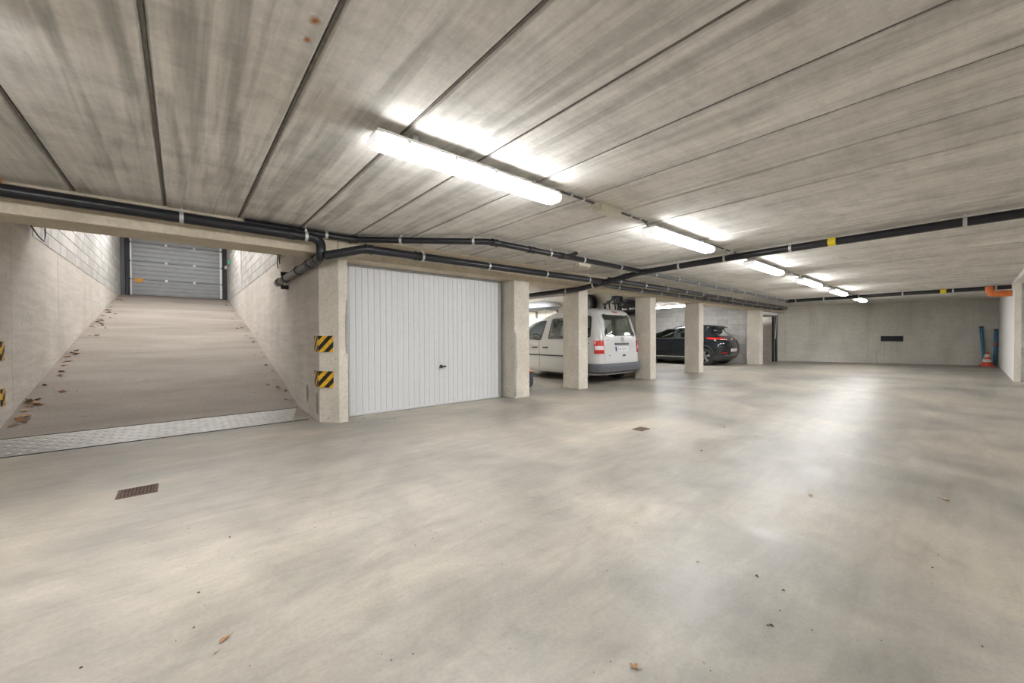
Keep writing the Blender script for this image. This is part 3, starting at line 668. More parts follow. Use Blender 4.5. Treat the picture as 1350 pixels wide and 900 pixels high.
# ------------------------------------------------------------------ floor drains
def drain(cx, cy, sx, sy, label):
    t = thing('floor_drain', label, 'floor drain', (cx, cy, 0)); hx, hy = sx/2, sy/2
    MB().box(-hx, hx, -hy, -hy+0.014, -0.02, 0.004).box(-hx, hx, hy-0.014, hy, -0.02, 0.004).box(-hx, -hx+0.02, -hy+0.014, hy-0.014, -0.02, 0.004).box(hx-0.02, hx, -hy+0.014, hy-0.014, -0.02, 0.004).build('rim', 'rust_iron', t)
    MB().box(-hx+0.01, hx-0.01, -hy+0.01, hy-0.01, -0.02, 0.0008).build('pan', 'rust_pan', t)
    n = 9; bm_ = MB().box(-0.0045, 0.0045, -hy+0.014, hy-0.014, 0.0, 0.0035).mesh('bar')
    for k in range(n): link('bar', bm_, 'rust_iron', t, (-hx+0.03+(sx-0.06)*k/(n-1), 0, 0))
    MB().box(-hx+0.02, hx-0.02, -0.005, 0.005, 0.0, 0.003).build('cross_bar', 'rust_iron', t)
drain(-0.245, 3.87, 0.215, 0.205, 'rusty square floor drain grate left, in front of the ramp')
drain(4.17, 2.53, 0.19, 0.13, 'small rusty floor drain grate in the middle of the floor')

# ------------------------------------------------------------------ vehicles
class Body:
    """body as a stack of plan outlines; local x = right, y = forward from the rear bumper, z up"""
    def __init__(s, lv, rr, rf, br): s.lv = lv; s.rr = rr; s.rf = rf; s.br = br
    def at(s, z):
        L = s.lv
        if z <= L[0][0]: return L[0][1:]
        for a, b in zip(L, L[1:]):
            if z <= b[0]:
                t = (z-a[0])/(b[0]-a[0]); return tuple(a[i]+(b[i]-a[i])*t for i in range(1, 4))
        return L[-1][1:]
    def surf(s, t, z, off=0.0):
        """t: arc length along the plan outline from the middle of the rear, + to the right; continues up the side"""
        wd, yr, yf = s.at(z); sg = 1 if t >= 0 else -1; t = abs(t); rr = s.rr; fl = wd-rr
        if t <= fl: x, y, nx, ny = t, yr, 0, -1
        elif t <= fl+rr*PI/2:
            a = (t-fl)/rr; x = fl+rr*math.sin(a); y = yr+rr-rr*math.cos(a); nx, ny = math.sin(a), -math.cos(a)
        else: x = wd; y = yr+rr+(t-fl-rr*PI/2); nx, ny = 1, 0
        fade = max(0, 1-(y-yr)/0.7); y += s.br*(x/wd)**2*fade
        return Vector((sg*(x+nx*off), y+ny*off, z))
    def t_side(s, y, z, sg=-1):
        wd, yr, yf = s.at(z); return sg*((wd-s.rr)+s.rr*PI/2+max(0, y-yr-s.rr))
    def ring(s, z, ins=0.0):
        wd, yr, yf = s.at(z); wd -= ins; yr += ins; yf -= ins; rr = max(0.03, min(s.rr, wd*0.8, (yf-yr)*0.4)-ins*0.5); rf = max(0.03, min(s.rf, wd*0.8, (yf-yr)*0.4)-ins*0.5)
        pts = []
        n = 16
        for k in range(n): pts.append((-wd, yr+rr+(yf-rf-yr-rr)*k/n))
        for k in range(6): a = PI-PI/2*k/6; pts.append((-wd+rf+rf*math.cos(a), yf-rf+rf*math.sin(a)))
        for k in range(8): pts.append((-wd+rf+(2*wd-2*rf)*k/8, yf))
        for k in range(6): a = PI/2-PI/2*k/6; pts.append((wd-rf+rf*math.cos(a), yf-rf+rf*math.sin(a)))
        for k in range(n): pts.append((wd, yf-rf-(yf-rf-yr-rr)*k/n))
        for k in range(6): a = -PI/2*k/6; pts.append((wd-rr+rr*math.cos(a), yr+rr+rr*math.sin(a)))
        for k in range(8): pts.append((wd-rr-(2*wd-2*rr)*k/8, yr))
        for k in range(6): a = -PI/2-PI/2*k/6; pts.append((-wd+rr+rr*math.cos(a), yr+rr+rr*math.sin(a)))
        out = []
        for x, y in pts:
            fade = max(0, 1-(y-yr)/0.7); fb = max(0, 1-(yf-y)/0.9)
            out.append((x, y+s.br*(x/wd)**2*fade-0.22*(x/wd)**2*fb, z))
        return out
    def solid(s, zs, ins=0.0, ztop=None):
        m = MB(); n = m.grid([s.ring(z, ins) for z in zs], True); k = len(s.ring(zs[0], ins)); R = len(zs)
        m.f.append(tuple(n+i for i in range(k))); m.f.append(tuple(n+(R-1)*k+i for i in range(k))); return m
    def patch(s, grid, o_out, o_in):
        """solid patch lying on the body: grid rows of (t, z)"""
        m = MB(); A = [[s.surf(t, z, o_out) for t, z in r] for r in grid]; B = [[s.surf(t, z, o_in) for t, z in r] for r in grid]
        m.grid(A); m.grid(B)
        m.grid([A[0], B[0]]); m.grid([A[-1], B[-1]]); m.grid([[r[0] for r in A], [r[0] for r in B]]); m.grid([[r[-1] for r in A], [r[-1] for r in B]])
        return m
def lin(a, b, n): return [a+(b-a)*i/n for i in range(n+1)]
def rect_grid(t0, t1, z0, z1, nt=10, nz=4): return [[(t, z) for t in lin(t0, t1, nt)] for z in lin(z0, z1, nz)]
def boolean(o, cutters):
    for c in cutters:
        md = o.modifiers.new('b', 'BOOLEAN'); md.operation = 'DIFFERENCE'; md.solver = 'EXACT'; md.object = c
    bpy.context.view_layer.update()
    me = bpy.data.meshes.new_from_object(o.evaluated_get(bpy.context.evaluated_depsgraph_get()))
    o.modifiers.clear(); old = o.data; o.data = me
    for c in cutters: bpy.data.objects.remove(c)
    me.shade_smooth(); me.set_sharp_from_angle(angle=math.radians(28))
    return o
def rounded(poly, r=0.06, n=4):
    out = []; k = len(poly)
    for i in range(k):
        p = Vector(poly[i]); a = Vector(poly[i-1])-p; b = Vector(poly[(i+1) % k])-p
        d = min(r, a.length*0.45, b.length*0.45); p0 = p+a.normalized()*d; p1 = p+b.normalized()*d
        for j in range(n+1):
            t = j/n; q = (1-t)**2*p0+2*t*(1-t)*p+t*t*p1; out.append((q.x, q.y))
    return out
def grow(poly, d):
    cx = sum(p[0] for p in poly)/len(poly); cy = sum(p[1] for p in poly)/len(poly)
    out = []
    for x, y in poly:
        v = Vector((x-cx, y-cy)); L = v.length; v = v*(1+d/L); out.append((cx+v.x, cy+v.y))
    return out
def pane_mesh(poly, fn):
    """triangulated rounded polygon (2d) mapped onto a surface; concentric rings keep it curved"""
    m = MB(); k = len(poly); cx = sum(p[0] for p in poly)/k; cy = sum(p[1] for p in poly)/k
    rows = [[fn(cx+(x-cx)*f, cy+(y-cy)*f) for x, y in poly] for f in (1, 0.75, 0.5, 0.25)]
    n = m.grid(rows, True); c = len(m.v); m.v.append(tuple(fn(cx, cy))); e = n+3*k
    for i in range(k): m.f.append((e+i, e+(i+1) % k, c))
    return m
def band_mesh(p_in, p_out, fn, o1, o2):
    m = MB(); k = len(p_in)
    rows = [[fn(x, y, o1) for x, y in p_in], [fn(x, y, o2) for x, y in p_in], [fn(x, y, o2) for x, y in p_out], [fn(x, y, o1) for x, y in p_out]]
    rows.append(rows[0]); m.grid(rows, True); return m

def wheel(name, parent, x, y, r, wdt, sg, spokes=5):
    prof = [(r*0.64, -wdt/2), (r*0.9, -wdt/2), (r*0.98, -wdt/2+0.02), (r, -wdt*0.3), (r, wdt*0.3), (r*0.98, wdt/2-0.02), (r*0.9, wdt/2), (r*0.64, wdt/2)]
    t = MB().lathe(prof, 36, 'x', (0, 0, 0), True).build('wheel', 'tyre_rubber', parent, True, (x, y, r))
    m = MB(); e = sg*(wdt/2-0.015)
    m.lathe([(r*0.66, -wdt*0.4), (r*0.66, wdt*0.4), (r*0.61, wdt*0.4), (r*0.60, -wdt*0.4)], 30, 'x', (0, 0, 0), True)
    m.lathe([(0.0, e), (0.05, e), (0.06, e-sg*0.03), (0, e-sg*0.03)], 16, 'x')
    for k in range(spokes):
        a = 2*PI*k/spokes+0.3; c, s_ = math.cos(a), math.sin(a)
        def Q(u, v, q): return (e-sg*q, u*c-v*s_, u*s_+v*c)
        n = len(m.v); L = r*0.63
        for q in (0.0, 0.03):
            m.v += [Q(0.03, -0.03, q), Q(0.03, 0.03, q), Q(L, 0.055, q), Q(L, -0.055, q)]
        m.f += [tuple(n+i for i in f) for f in ((0, 1, 2, 3), (7, 6, 5, 4), (0, 4, 5, 1), (1, 5, 6, 2), (2, 6, 7, 3), (3, 7, 4, 0))]
    m.build('rim', 'alloy', t, True)
    return t

def make_vehicle(root, body, zs, zin, mats, arches, side_wins, rear_win, front_win, glass):
    bo = body.solid(zs).build('body', mats['paint'], root, True)
    cut = [body.solid(zin, 0.055).build('cut', None)]
    for cy, r in arches: cut.append(MB().lathe([(0.001, -1.5), (r, -1.5), (r, 1.5), (0.001, 1.5)], 40, 'x', (0, cy, r*0.85)).build('cut', None))
    for poly in side_wins: cut.append(MB().prism(rounded(poly, 0.05), -1.6, 1.6, 'x').build('cut', None))
    if rear_win: cut.append(MB().prism(rounded(rear_win, 0.06), -0.6, body.at(rear_win[0][1])[1]+0.42, 'y').build('cut', None))
    if front_win: cut.append(MB().prism(rounded(front_win, 0.06), 1.95 if front_win[0][1] > 1.1 else 1.9, 4.9, 'y').build('cut', None))
    for c in cut:
        c.parent = root
        bm = bmesh.new(); bm.from_mesh(c.data); bmesh.ops.remove_doubles(bm, verts=bm.verts, dist=1e-4); bmesh.ops.holes_fill(bm, edges=bm.edges); bmesh.ops.recalc_face_normals(bm, faces=bm.faces); bm.to_mesh(c.data); bm.free()
    boolean(bo, cut)
    # glass
    for poly, gm in zip(side_wins, glass):
        for sg in (-1, 1):
            fs = lambda y, z, o=-0.012, sg=sg: Vector((sg*(abs(body.surf(body.t_side(y, z), z).x)+o), y, z))
            p = rounded(poly, 0.05)
            pn = pane_mesh(grow(p, 0.008), lambda y, z: fs(y, z)).build('side_window', gm, root, True)
            band_mesh(p, grow(p, 0.035), fs, -0.01, 0.004).build('window_seal', 'black_plastic', pn)
    if rear_win:
        def fr(x, z, o=-0.012):
            wd = body.at(z)[0]; return body.surf(x, z, o)
        p = rounded(rear_win, 0.06)
        pn = pane_mesh(grow(p, 0.008), lambda x, z: fr(x, z)).build('rear_window', mats['rear_glass'], root, True)
        band_mesh(p, grow(p, 0.03), fr, -0.01, 0.004).build('window_seal', 'black_plastic', pn)
    if front_win:
        def ff(x, z): wd, yr, yf = body.at(z); return Vector((x, yf-0.015-0.22*(x/wd)**2, z))
        pane_mesh(grow(rounded(front_win, 0.06), 0.01), ff).build('windscreen', glass[0], root, True)
    return bo
def seat(root, x, y, z, wdt=0.48):
    m = MB().bevbox(x-wdt/2, x+wdt/2, y-0.02, y+0.48, z, z+0.16, 0.04)
    m.prism([(y-0.10, z+0.62), (y+0.0, z+0.64), (y+0.10, z+0.10), (y-0.04, z+0.08)], x-wdt/2, x+wdt/2, 'x')
    s_ = m.build('seat', 'seat_grey', root)
    MB().bevbox(x-0.13, x+0.13, y-0.12, y-0.02, z+0.66, z+0.84, 0.035).tube([(x-0.05, y-0.06, z+0.6), (x-0.05, y-0.06, z+0.7)], 0.008, 6).tube([(x+0.05, y-0.06, z+0.6), (x+0.05, y-0.06, z+0.7)], 0.008, 6).build('headrest', 'seat_grey', s_, True)

# ---- white van
TH = math.radians(0.7)
van = thing('van', 'white delivery van with glazed tailgate parked nose in behind the slim pillar', 'van', (8.12, 5.372, 0), -TH)
VB = Body([(0.20, 0.80, 0.16, 4.00), (0.27, 0.865, 0.07, 4.14), (0.50, 0.885, 0.055, 4.22), (0.62, 0.885, 0.06, 4.22), (0.80, 0.885, 0.07, 4.16), (0.92, 0.882, 0.08, 4.02), (1.00, 0.876, 0.085, 3.80), (1.06, 0.868, 0.09, 3.55), (1.12, 0.858, 0.10, 3.30),
           (1.28, 0.832, 0.135, 2.98), (1.44, 0.805, 0.175, 2.66), (1.56, 0.778, 0.215, 2.40), (1.64, 0.752, 0.25, 2.20), (1.70, 0.722, 0.28, 2.02), (1.745, 0.685, 0.33, 1.86), (1.775, 0.63, 0.39, 1.70), (1.795, 0.55, 0.48, 1.55), (1.807, 0.42, 0.62, 1.38), (1.81, 0.25, 0.8, 1.2)], 0.24, 0.35, 0.05)
vzs = lin(0.20, 1.12, 20)+[1.2, 1.28, 1.36, 1.44, 1.50, 1.56, 1.60, 1.64, 1.67, 1.70, 1.725, 1.745, 1.76, 1.775, 1.785, 1.795, 1.802, 1.807, 1.81]
vwin = [[(2.0, 1.045), (2.88, 1.07), (2.40, 1.40), (2.16, 1.49), (1.86, 1.52)], [(0.92, 1.075), (1.70, 1.065), (1.62, 1.55), (0.92, 1.57)], [(0.36, 1.12), (0.80, 1.09), (0.80, 1.57), (0.40, 1.57)]]
make_vehicle(van, VB, vzs, [0.34, 0.6, 0.9, 1.0, 1.06, 1.12, 1.28, 1.44, 1.56, 1.64, 1.70, 1.735], dict(paint='van_white', rear_glass='glass_van'), [(0.80, 0.37), (3.42, 0.37)],
    vwin, [(-0.575, 1.12), (0.575, 1.12), (0.51, 1.63), (-0.51, 1.63)], [(-0.70, 1.14), (0.70, 1.14), (0.56, 1.60), (-0.56, 1.60)], ['glass_van', 'glass_van', 'glass_van'])
for sg in (-1, 1):
    for y in (0.80, 3.42): wheel('wheel', van, sg*0.77, y, 0.315, 0.20, sg)
ts = VB.t_side
def vpatch(name, grid, mat, o=0.012, i=-0.02, parent=van, body=VB): return body.patch(grid, o, i).build(name, mat, parent, True)
tc_ = abs(ts(0.36, 0.4))
b_ = [[(t, z) for t in lin(-tc_, tc_, 44)] for z in lin(0.245, 0.475, 5)]
A = [[VB.surf(t, z, 0.075 if 0 < i < 5 else 0.05) for t, z in r] for i, r in enumerate(b_)]; B = [[VB.surf(t, z, -0.02) for t, z in r] for r in b_]
m = MB(); m.grid(A); m.grid([A[0], B[0]]); m.grid([A[-1], B[-1]]); m.grid([[r[0] for r in A], [r[0] for r in B]]); m.grid([[r[-1] for r in A], [r[-1] for r in B]]); m.build('rear_bumper', 'van_bumper', van, True)
for sg in (-1, 1):
    ta, tb = sg*0.672, sg*0.90
    tl = vpatch('tail_light', rect_grid(ta, tb, 0.71, 1.02, 10, 6), 'lens_red', 0.014, -0.02)
    vpatch('indicator_lens', rect_grid(ta+sg*0.015, tb-sg*0.015, 0.80, 0.89, 10, 2), 'lens_clear', 0.018, 0.0, tl)
    for k, (y0, y1, z) in enumerate(((0.98, 1.16, 0.0), (1.24, 2.9, 0.0))): pass
    vpatch('side_moulding', rect_grid(ts(1.16, .63, sg), ts(2.95, .63, sg), 0.615, 0.645, 20, 1), 'black_plastic', 0.014, -0.01)
    vpatch('door_gap', rect_grid(ts(2.025, .7, sg), ts(2.037, .7, sg), 0.30, 1.03, 1, 10), 'black_plastic', 0.0015, -0.01)
    vpatch('door_gap', rect_grid(ts(1.02, .7, sg), ts(1.03, .7, sg), 0.55, 1.06, 1, 8), 'black_plastic', 0.0015, -0.01)
    vpatch('slide_rail', rect_grid(ts(0.16, .94, sg), ts(1.0, .94, sg), 0.945, 0.958, 12, 1), 'black_plastic', 0.0015, -0.012)
    for y in (2.20, 1.80):
        hd = vpatch('door_handle', rect_grid(ts(y-0.09, .82, sg), ts(y+0.09, .82, sg), 0.815, 0.845, 8, 2), 'black_plastic', 0.03, -0.01)
    vpatch('tailgate_gap', rect_grid(sg*0.664, sg*0.657, 0.50, 1.68, 1, 16), 'frame_grey', 0.0015, -0.01)
vpatch('handle_strip', rect_grid(-0.27, 0.27, 0.905, 0.955, 10, 2), 'van_bumper', 0.028, -0.01)
lp = vpatch('licence_plate', rect_grid(-0.25, 0.25, 0.755, 0.865, 10, 2), 'plate_white', 0.014, -0.01)
vpatch('plate_band', rect_grid(-0.25, -0.215, 0.757, 0.863, 2, 2), 'plate_blue', 0.016, 0.0, lp)
for x in (-0.17, -0.12, -0.07, 0.0, 0.05, 0.10, 0.16): vpatch('plate_mark', rect_grid(x, x+0.022, 0.785, 0.84, 1, 1), 'print_red', 0.016, 0.0, lp)
vpatch('tow_cover', rect_grid(0.02, 0.13, 0.635, 0.675, 3, 2), 'black_plastic', 0.012, -0.01)
vpatch('brake_light', rect_grid(-0.09, 0.09, 1.695, 1.72, 6, 1), 'lens_red', 0.02, -0.01)
vpatch('trim_badge', rect_grid(-0.50, -0.46, 0.655, 0.67, 2, 1), 'box_dark', 0.006, -0.005)
# round emblem with a V over a W
em = VB.surf(0.03, 1.03, 0.0)
e = MB().lathe([(0.052, -0.012), (0.062, -0.012), (0.062, 0.002), (0.052, 0.002)], 28, 'y', (em.x, em.y, em.z), True).build('emblem', 'chrome', van, True)
def stroke(m, pts, wd=0.008):
    for (x0, z0), (x1, z1) in zip(pts, pts[1:]):
        d = Vector((x1-x0, z1-z0)).normalized(); n = Vector((-d.y, d.x))*wd/2
        m.prism([(em.x+x0+n.x, em.z+z0+n.y), (em.x+x1+n.x, em.z+z1+n.y), (em.x+x1-n.x, em.z+z1-n.y), (em.x+x0-n.x, em.z+z0-n.y)], em.y-0.012, em.y, 'y')
m = MB(); stroke(m, [(-0.024, 0.046), (0, 0.006), (0.024, 0.046)]); stroke(m, [(-0.046, 0.026), (-0.022, -0.044), (0, 0.0), (0.022, -0.044), (0.046, 0.026)]); m.build('emblem_letters', 'chrome', e)
def text_mesh(s_, size, depth=0.002):
    cu = bpy.data.curves.new('t', 'FONT'); cu.body = s_; cu.size = size; cu.extrude = depth
    o = bpy.data.objects.new('t', cu); COL.objects.link(o); bpy.context.view_layer.update()
    me = bpy.data.meshes.new_from_object(o.evaluated_get(bpy.context.evaluated_depsgraph_get())); bpy.data.objects.remove(o); return me
tm = text_mesh('Caddy', 0.075); tm.materials.clear()
bp = VB.surf(-0.56, 1.0, 0.003)
bo = link('model_lettering', tm, 'chrome', van, (bp.x, bp.y, bp.z)); bo.rotation_euler.x = PI/2
# interior, underside
MB().bevbox(-0.78, 0.78, 0.25, 3.9, 0.34, 0.42, 0.02).build('cabin_floor', 'seat_grey', van)
for x in (-0.38, 0.38): seat(van, x, 1.95, 0.50)
for x in (-0.45, 0.0, 0.45): seat(van, x, 1.05, 0.50, 0.42)
MB().bevbox(-0.80, 0.80, 2.80, 3.25, 0.75, 1.04, 0.05).build('dashboard', 'seat_grey', van)
c0 = Vector((-0.38, 2.62, 1.03)); ax = Vector((0, -0.85, 0.5)).normalized(); u_ = Vector((1, 0, 0)); v_ = ax.cross(u_)
MB().tube([c0+0.185*(math.cos(2*PI*k/28)*u_+math.sin(2*PI*k/28)*v_) for k in range(29)], 0.014, 8).tube([c0-u_*0.18, c0+u_*0.18], 0.016, 8).tube([c0, c0-ax*0.25], 0.02, 8).build('steering_wheel', 'black_plastic', van, True)
MB().box(-0.62, 0.62, 0.5, 3.7, 0.17, 0.34).bevbox(-0.55, 0.1, 1.5, 2.1, 0.10, 0.2, 0.03).build('underbody', 'black_plastic', van)
MB().box(-0.70, 0.70, 0.76, 0.84, 0.26, 0.34).build('rear_axle', 'black_plastic', van)
for sg in (-1, 1): MB().bevbox(sg*0.98-0.09, sg*0.98+0.09, 2.72, 2.82, 1.02, 1.24, 0.03).tube([(sg*0.86, 2.76, 1.08), (sg*0.95, 2.76, 1.08)], 0.02, 8).build('door_mirror', 'black_plastic', van, True)
for sg in (-1, 1): MB().bevbox(sg*0.68-0.16, sg*0.68+0.16, 3.86, 3.98, 0.70, 0.92, 0.04).build('headlight', 'lens_clear', van)

# ---- black car
car = thing('car', 'shiny black hatchback car parked nose in before the grey block wall', 'car', (16.03, 5.80, 0), 0)
CB = Body([(0.17, 0.80, 0.30, 4.25), (0.26, 0.875, 0.14, 4.40), (0.40, 0.905, 0.05, 4.46), (0.55, 0.915, 0.01, 4.48), (0.70, 0.918, 0.0, 4.46), (0.85, 0.912, 0.03, 4.36), (0.95, 0.902, 0.07, 4.16), (1.01, 0.885, 0.12, 3.85), (1.06, 0.862, 0.18, 3.55),
           (1.18, 0.818, 0.34, 3.15), (1.30, 0.772, 0.47, 2.82), (1.40, 0.732, 0.50, 2.54), (1.46, 0.70, 0.42, 2.36), (1.50, 0.665, 0.44, 2.20), (1.535, 0.62, 0.56, 2.02), (1.56, 0.55, 0.78, 1.82), (1.575, 0.44, 1.0, 1.65), (1.58, 0.3, 1.15, 1.5)], 0.24, 0.45, 0.10)
czs = lin(0.17, 1.06, 20)+[1.12, 1.18, 1.24, 1.30, 1.35, 1.40, 1.43, 1.46, 1.48, 1.50, 1.52, 1.535, 1.55, 1.56, 1.57, 1.575, 1.58]
cwin = [[(1.96, 1.06), (2.95, 1.05), (2.62, 1.24), (2.28, 1.40), (1.92, 1.43)], [(1.02, 1.10), (1.86, 1.065), (1.84, 1.43), (1.10, 1.41)]]
make_vehicle(car, CB, czs, [0.34, 0.6, 0.9, 1.0, 1.06, 1.18, 1.30, 1.40, 1.46, 1.50, 1.52], dict(paint='car_black', rear_glass='glass_dark'), [(0.72, 0.375), (3.40, 0.375)],
    cwin, [(-0.58, 1.13), (0.58, 1.13), (0.50, 1.37), (-0.50, 1.37)], [(-0.68, 1.10), (0.68, 1.10), (0.54, 1.40), (-0.54, 1.40)], ['glass_car', 'glass_car'])
for sg in (-1, 1):
    for y in (0.72, 3.40): wheel('wheel', car, sg*0.80, y, 0.335, 0.22, sg, 5)
def cpatch(name, grid, mat, o=0.012, i=-0.02, parent=car): return CB.patch(grid, o, i).build(name, mat, parent, True)
for sg in (-1, 1):
    tl = cpatch('tail_light', [[(t, z+0.02*(abs(t)-0.6)) for t in lin(sg*0.38, sg*1.22, 14)] for z in (0.985, 1.02, 1.055)], 'lens_red', 0.016, -0.02)
    cpatch('light_bar', [[(t, z+0.02*(abs(t)-0.6)) for t in lin(sg*0.40, sg*0.78, 8)] for z in (0.975, 0.99)], 'lens_clear', 0.018, 0.0, tl)
    cpatch('chrome_strip', rect_grid(CB.t_side(1.0, 1.05, sg), CB.t_side(2.95, 1.05, sg), 1.035, 1.05, 16, 1), 'chrome', 0.008, -0.01)
    cpatch('sill_strip', rect_grid(CB.t_side(1.15, .28, sg), CB.t_side(2.95, .28, sg), 0.30, 0.325, 16, 1), 'chrome', 0.014, -0.01)
    cpatch('sill_cladding', rect_grid(CB.t_side(1.12, .24, sg), CB.t_side(3.0, .24, sg), 0.18, 0.29, 16, 2), 'car_trim', 0.012, -0.01)
    cpatch('door_gap', rect_grid(CB.t_side(1.90, .7, sg), CB.t_side(1.912, .7, sg), 0.34, 1.03, 1, 10), 'black_plastic', 0.0015, -0.01)
    for y in (2.05, 1.15): cpatch('door_handle', rect_grid(CB.t_side(y-0.1, .88, sg), CB.t_side(y+0.1, .88, sg), 0.875, 0.90, 8, 1), 'car_black', 0.03, -0.01)
    cpatch('reflector', rect_grid(sg*0.55, sg*0.80, 0.475, 0.51, 6, 1), 'lens_red', 0.03, -0.01)
    arch = [(0.72+0.40*math.cos(a), 0.335+0.40*math.sin(a)) for a in lin(0.15, PI-0.15, 16)]; arc2 = [(0.72+0.44*math.cos(a), 0.335+0.44*math.sin(a)) for a in lin(0.15, PI-0.15, 16)]
    CB.patch([[(CB.t_side(y, z, sg), z) for y, z in arch], [(CB.t_side(y, z, sg), z) for y, z in arc2]], 0.014, -0.02).build('arch_trim', 'car_trim', car, True)
    MB().bevbox(sg*1.0-0.10, sg*1.0+0.10, 2.80, 2.90, 1.0, 1.17, 0.04).tube([(sg*0.86, 2.84, 1.05), (sg*0.95, 2.84, 1.07)], 0.025, 8).build('door_mirror', 'car_black', car, True)
    MB().bevbox(sg*0.66-0.18, sg*0.66+0.18, 4.10, 4.20, 0.66, 0.82, 0.03).build('headlight', 'lens_clear', car)
t0 = abs(CB.t_side(0.30, 0.3))
cpatch('rear_diffuser', rect_grid(-t0, t0, 0.19, 0.40, 36, 3), 'car_trim', 0.018, -0.02)
cpatch('bumper_chrome', rect_grid(-0.62, 0.62, 0.385, 0.405, 16, 1), 'chrome', 0.024, 0.0)
lp = cpatch('licence_plate', rect_grid(-0.26, 0.26, 0.53, 0.64, 8, 1), 'plate_white', 0.014, -0.01)
for x in (-0.18, -0.12, -0.05, 0.02, 0.08, 0.15): cpatch('plate_mark', rect_grid(x, x+0.025, 0.56, 0.615, 1, 1), 'print_red', 0.016, 0.0, lp)
cpatch('roof_spoiler', rect_grid(-0.60, 0.60, 1.435, 1.475, 16, 2), 'car_black', 0.06, -0.05)
q = CB.surf(0, 0.985, 0.0)
MB().lathe([(0.0, -0.016), (0.05, -0.016), (0.056, -0.008), (0.056, 0.0)], 24, 'y', tuple(q)).build('emblem', 'chrome', car, True)
for x in (-0.40, 0.40): seat(car, x, 1.85, 0.42)
for x in (-0.42, 0.42): seat(car, x, 1.00, 0.42)
MB().bevbox(-0.78, 0.78, 0.45, 4.0, 0.30, 0.36, 0.02).bevbox(-0.75, 0.75, 2.75, 3.3, 0.7, 1.0, 0.05).build('cabin_floor', 'seat_grey', car)
MB().box(-0.65, 0.65, 0.4, 3.8, 0.15, 0.32).box(-0.7, 0.7, 0.68, 0.76, 0.28, 0.36).build('underbody', 'black_plastic', car)

# ------------------------------------------------------------------ things hung in the van bay
rb = thing('roof_box', 'silver car roof box hung on the cream wall behind the van', 'roof box', (9.08, 9.28, 2.06))
def pod(sz, zb, n=20, m_=12):
    rows = []
    for i in range(n+1):
        u = -1+2*i/n; k = max(0.0, 1-abs(u)**3.2)**0.5; hw = 0.27*k+0.004; hh = (0.215*max(0, 1-abs(u)**2.4)**0.7+0.012)
        rows.append([(hw*math.cos(a), u*0.95, zb+(sz*hh*math.sin(a))) for a in lin(0, PI, m_)])
    return rows
mm = MB(); mm.grid(pod(1, 0.0)); mm.build('lid', 'box_silver', rb, True)
mm = MB(); mm.grid(pod(-0.32, -0.004)); mm.build('tray', 'box_dark', rb, True)
MB().box(-0.275, 0.275, -0.55, -0.50, -0.10, -0.075).box(-0.275, 0.275, 0.40, 0.45, -0.10, -0.075).box(0.25, 0.32, -0.55, -0.50, -0.30, -0.075).box(0.25, 0.32, 0.40, 0.45, -0.30, -0.075).tube([(-0.2, -0.52, -0.09), (-0.2, -0.52, -0.36)], 0.012, 8).build('wall_bracket', 'frame_grey', rb)

ty = thing('spare_tyre', 'dark spare tyre hung on the cream wall, partly behind the slim pillar', 'tyre', (9.27, 7.40, 2.08))
r = 0.29
MB().lathe([(r*0.6, -0.1), (r*0.9, -0.1), (r, -0.06), (r, 0.06), (r*0.9, 0.1), (r*0.6, 0.1), (r*0.58, 0.06), (r*0.58, -0.06)], 36, 'x', (0, 0, 0), True).build('tyre', 'tyre_rubber', ty, True)
MB().lathe([(0.0, -0.05), (r*0.58, -0.06), (r*0.6, 0.05), (0, 0.04)], 30, 'x').build('rim', 'black_plastic', ty, True)
MB().tube([(-0.06, 0, r*0.55), (0.12, 0, r*0.55)], 0.015, 8).build('wall_hook', 'frame_grey', ty)

bc = thing('bike_carrier', 'black folded bicycle carrier hung on the wall above the van tail', 'bike carrier', (9.24, 6.2, 1.72))
MB().tube(fillet([(0, -0.50, 0.06), (0, -0.46, 0.34), (0, 0.10, 0.36), (0, 0.12, 0.10), (0, -0.50, 0.06)], 0.05), 0.022, 10).build('main_frame', 'black_plastic', bc, True)
MB().tube(fillet([(-0.06, 0.55, 0.02), (-0.06, 0.52, 0.28), (-0.06, 0.30, 0.40), (-0.05, 0.10, 0.52), (-0.05, -0.05, 0.44)], 0.06), 0.022, 10).build('hoop', 'black_plastic', bc, True)
for z, ya, yb in ((0.05, -0.50, 0.05), (0.17, -0.48, 0.08), (0.30, -0.46, 0.10)):
    MB().prism([(-0.09, z), (-0.01, z), (-0.02, z+0.05), (-0.03, z+0.02), (-0.07, z+0.02), (-0.08, z+0.05)], ya, yb, 'y').build('wheel_tray', 'black_plastic', bc)
for y, z0, z1 in ((0.0, 0.1, 0.54), (0.16, 0.05, 0.48), (0.33, 0.02, 0.36), (0.46, 0.04, 0.30), (-0.25, 0.05, 0.36)):
    o = MB().tube([(-0.04, y, z0), (-0.08, y+0.04, z1)], 0.018, 8).build('holding_arm', 'black_plastic', bc, True)
    MB().bevbox(-0.13, -0.05, y+0.0, y+0.09, z1-0.04, z1+0.03, 0.012).build('grip', 'box_dark', o)
MB().prism([(-0.48, 0.02), (0.16, 0.02), (0.14, 0.12), (-0.10, 0.30), (-0.46, 0.34)], 0.03, 0.06, 'x').build('back_panel', 'black_plastic', bc)
MB().bevbox(-0.10, 0.02, -0.02, 0.14, 0.30, 0.50, 0.02).build('arm_joint', 'black_plastic', bc)
MB().bevbox(-0.07, 0.0, -0.45, -0.28, 0.10, 0.16, 0.01).bevbox(-0.07, 0.0, -0.22, -0.05, 0.10, 0.16, 0.01).build('light_board', 'alloy', bc)
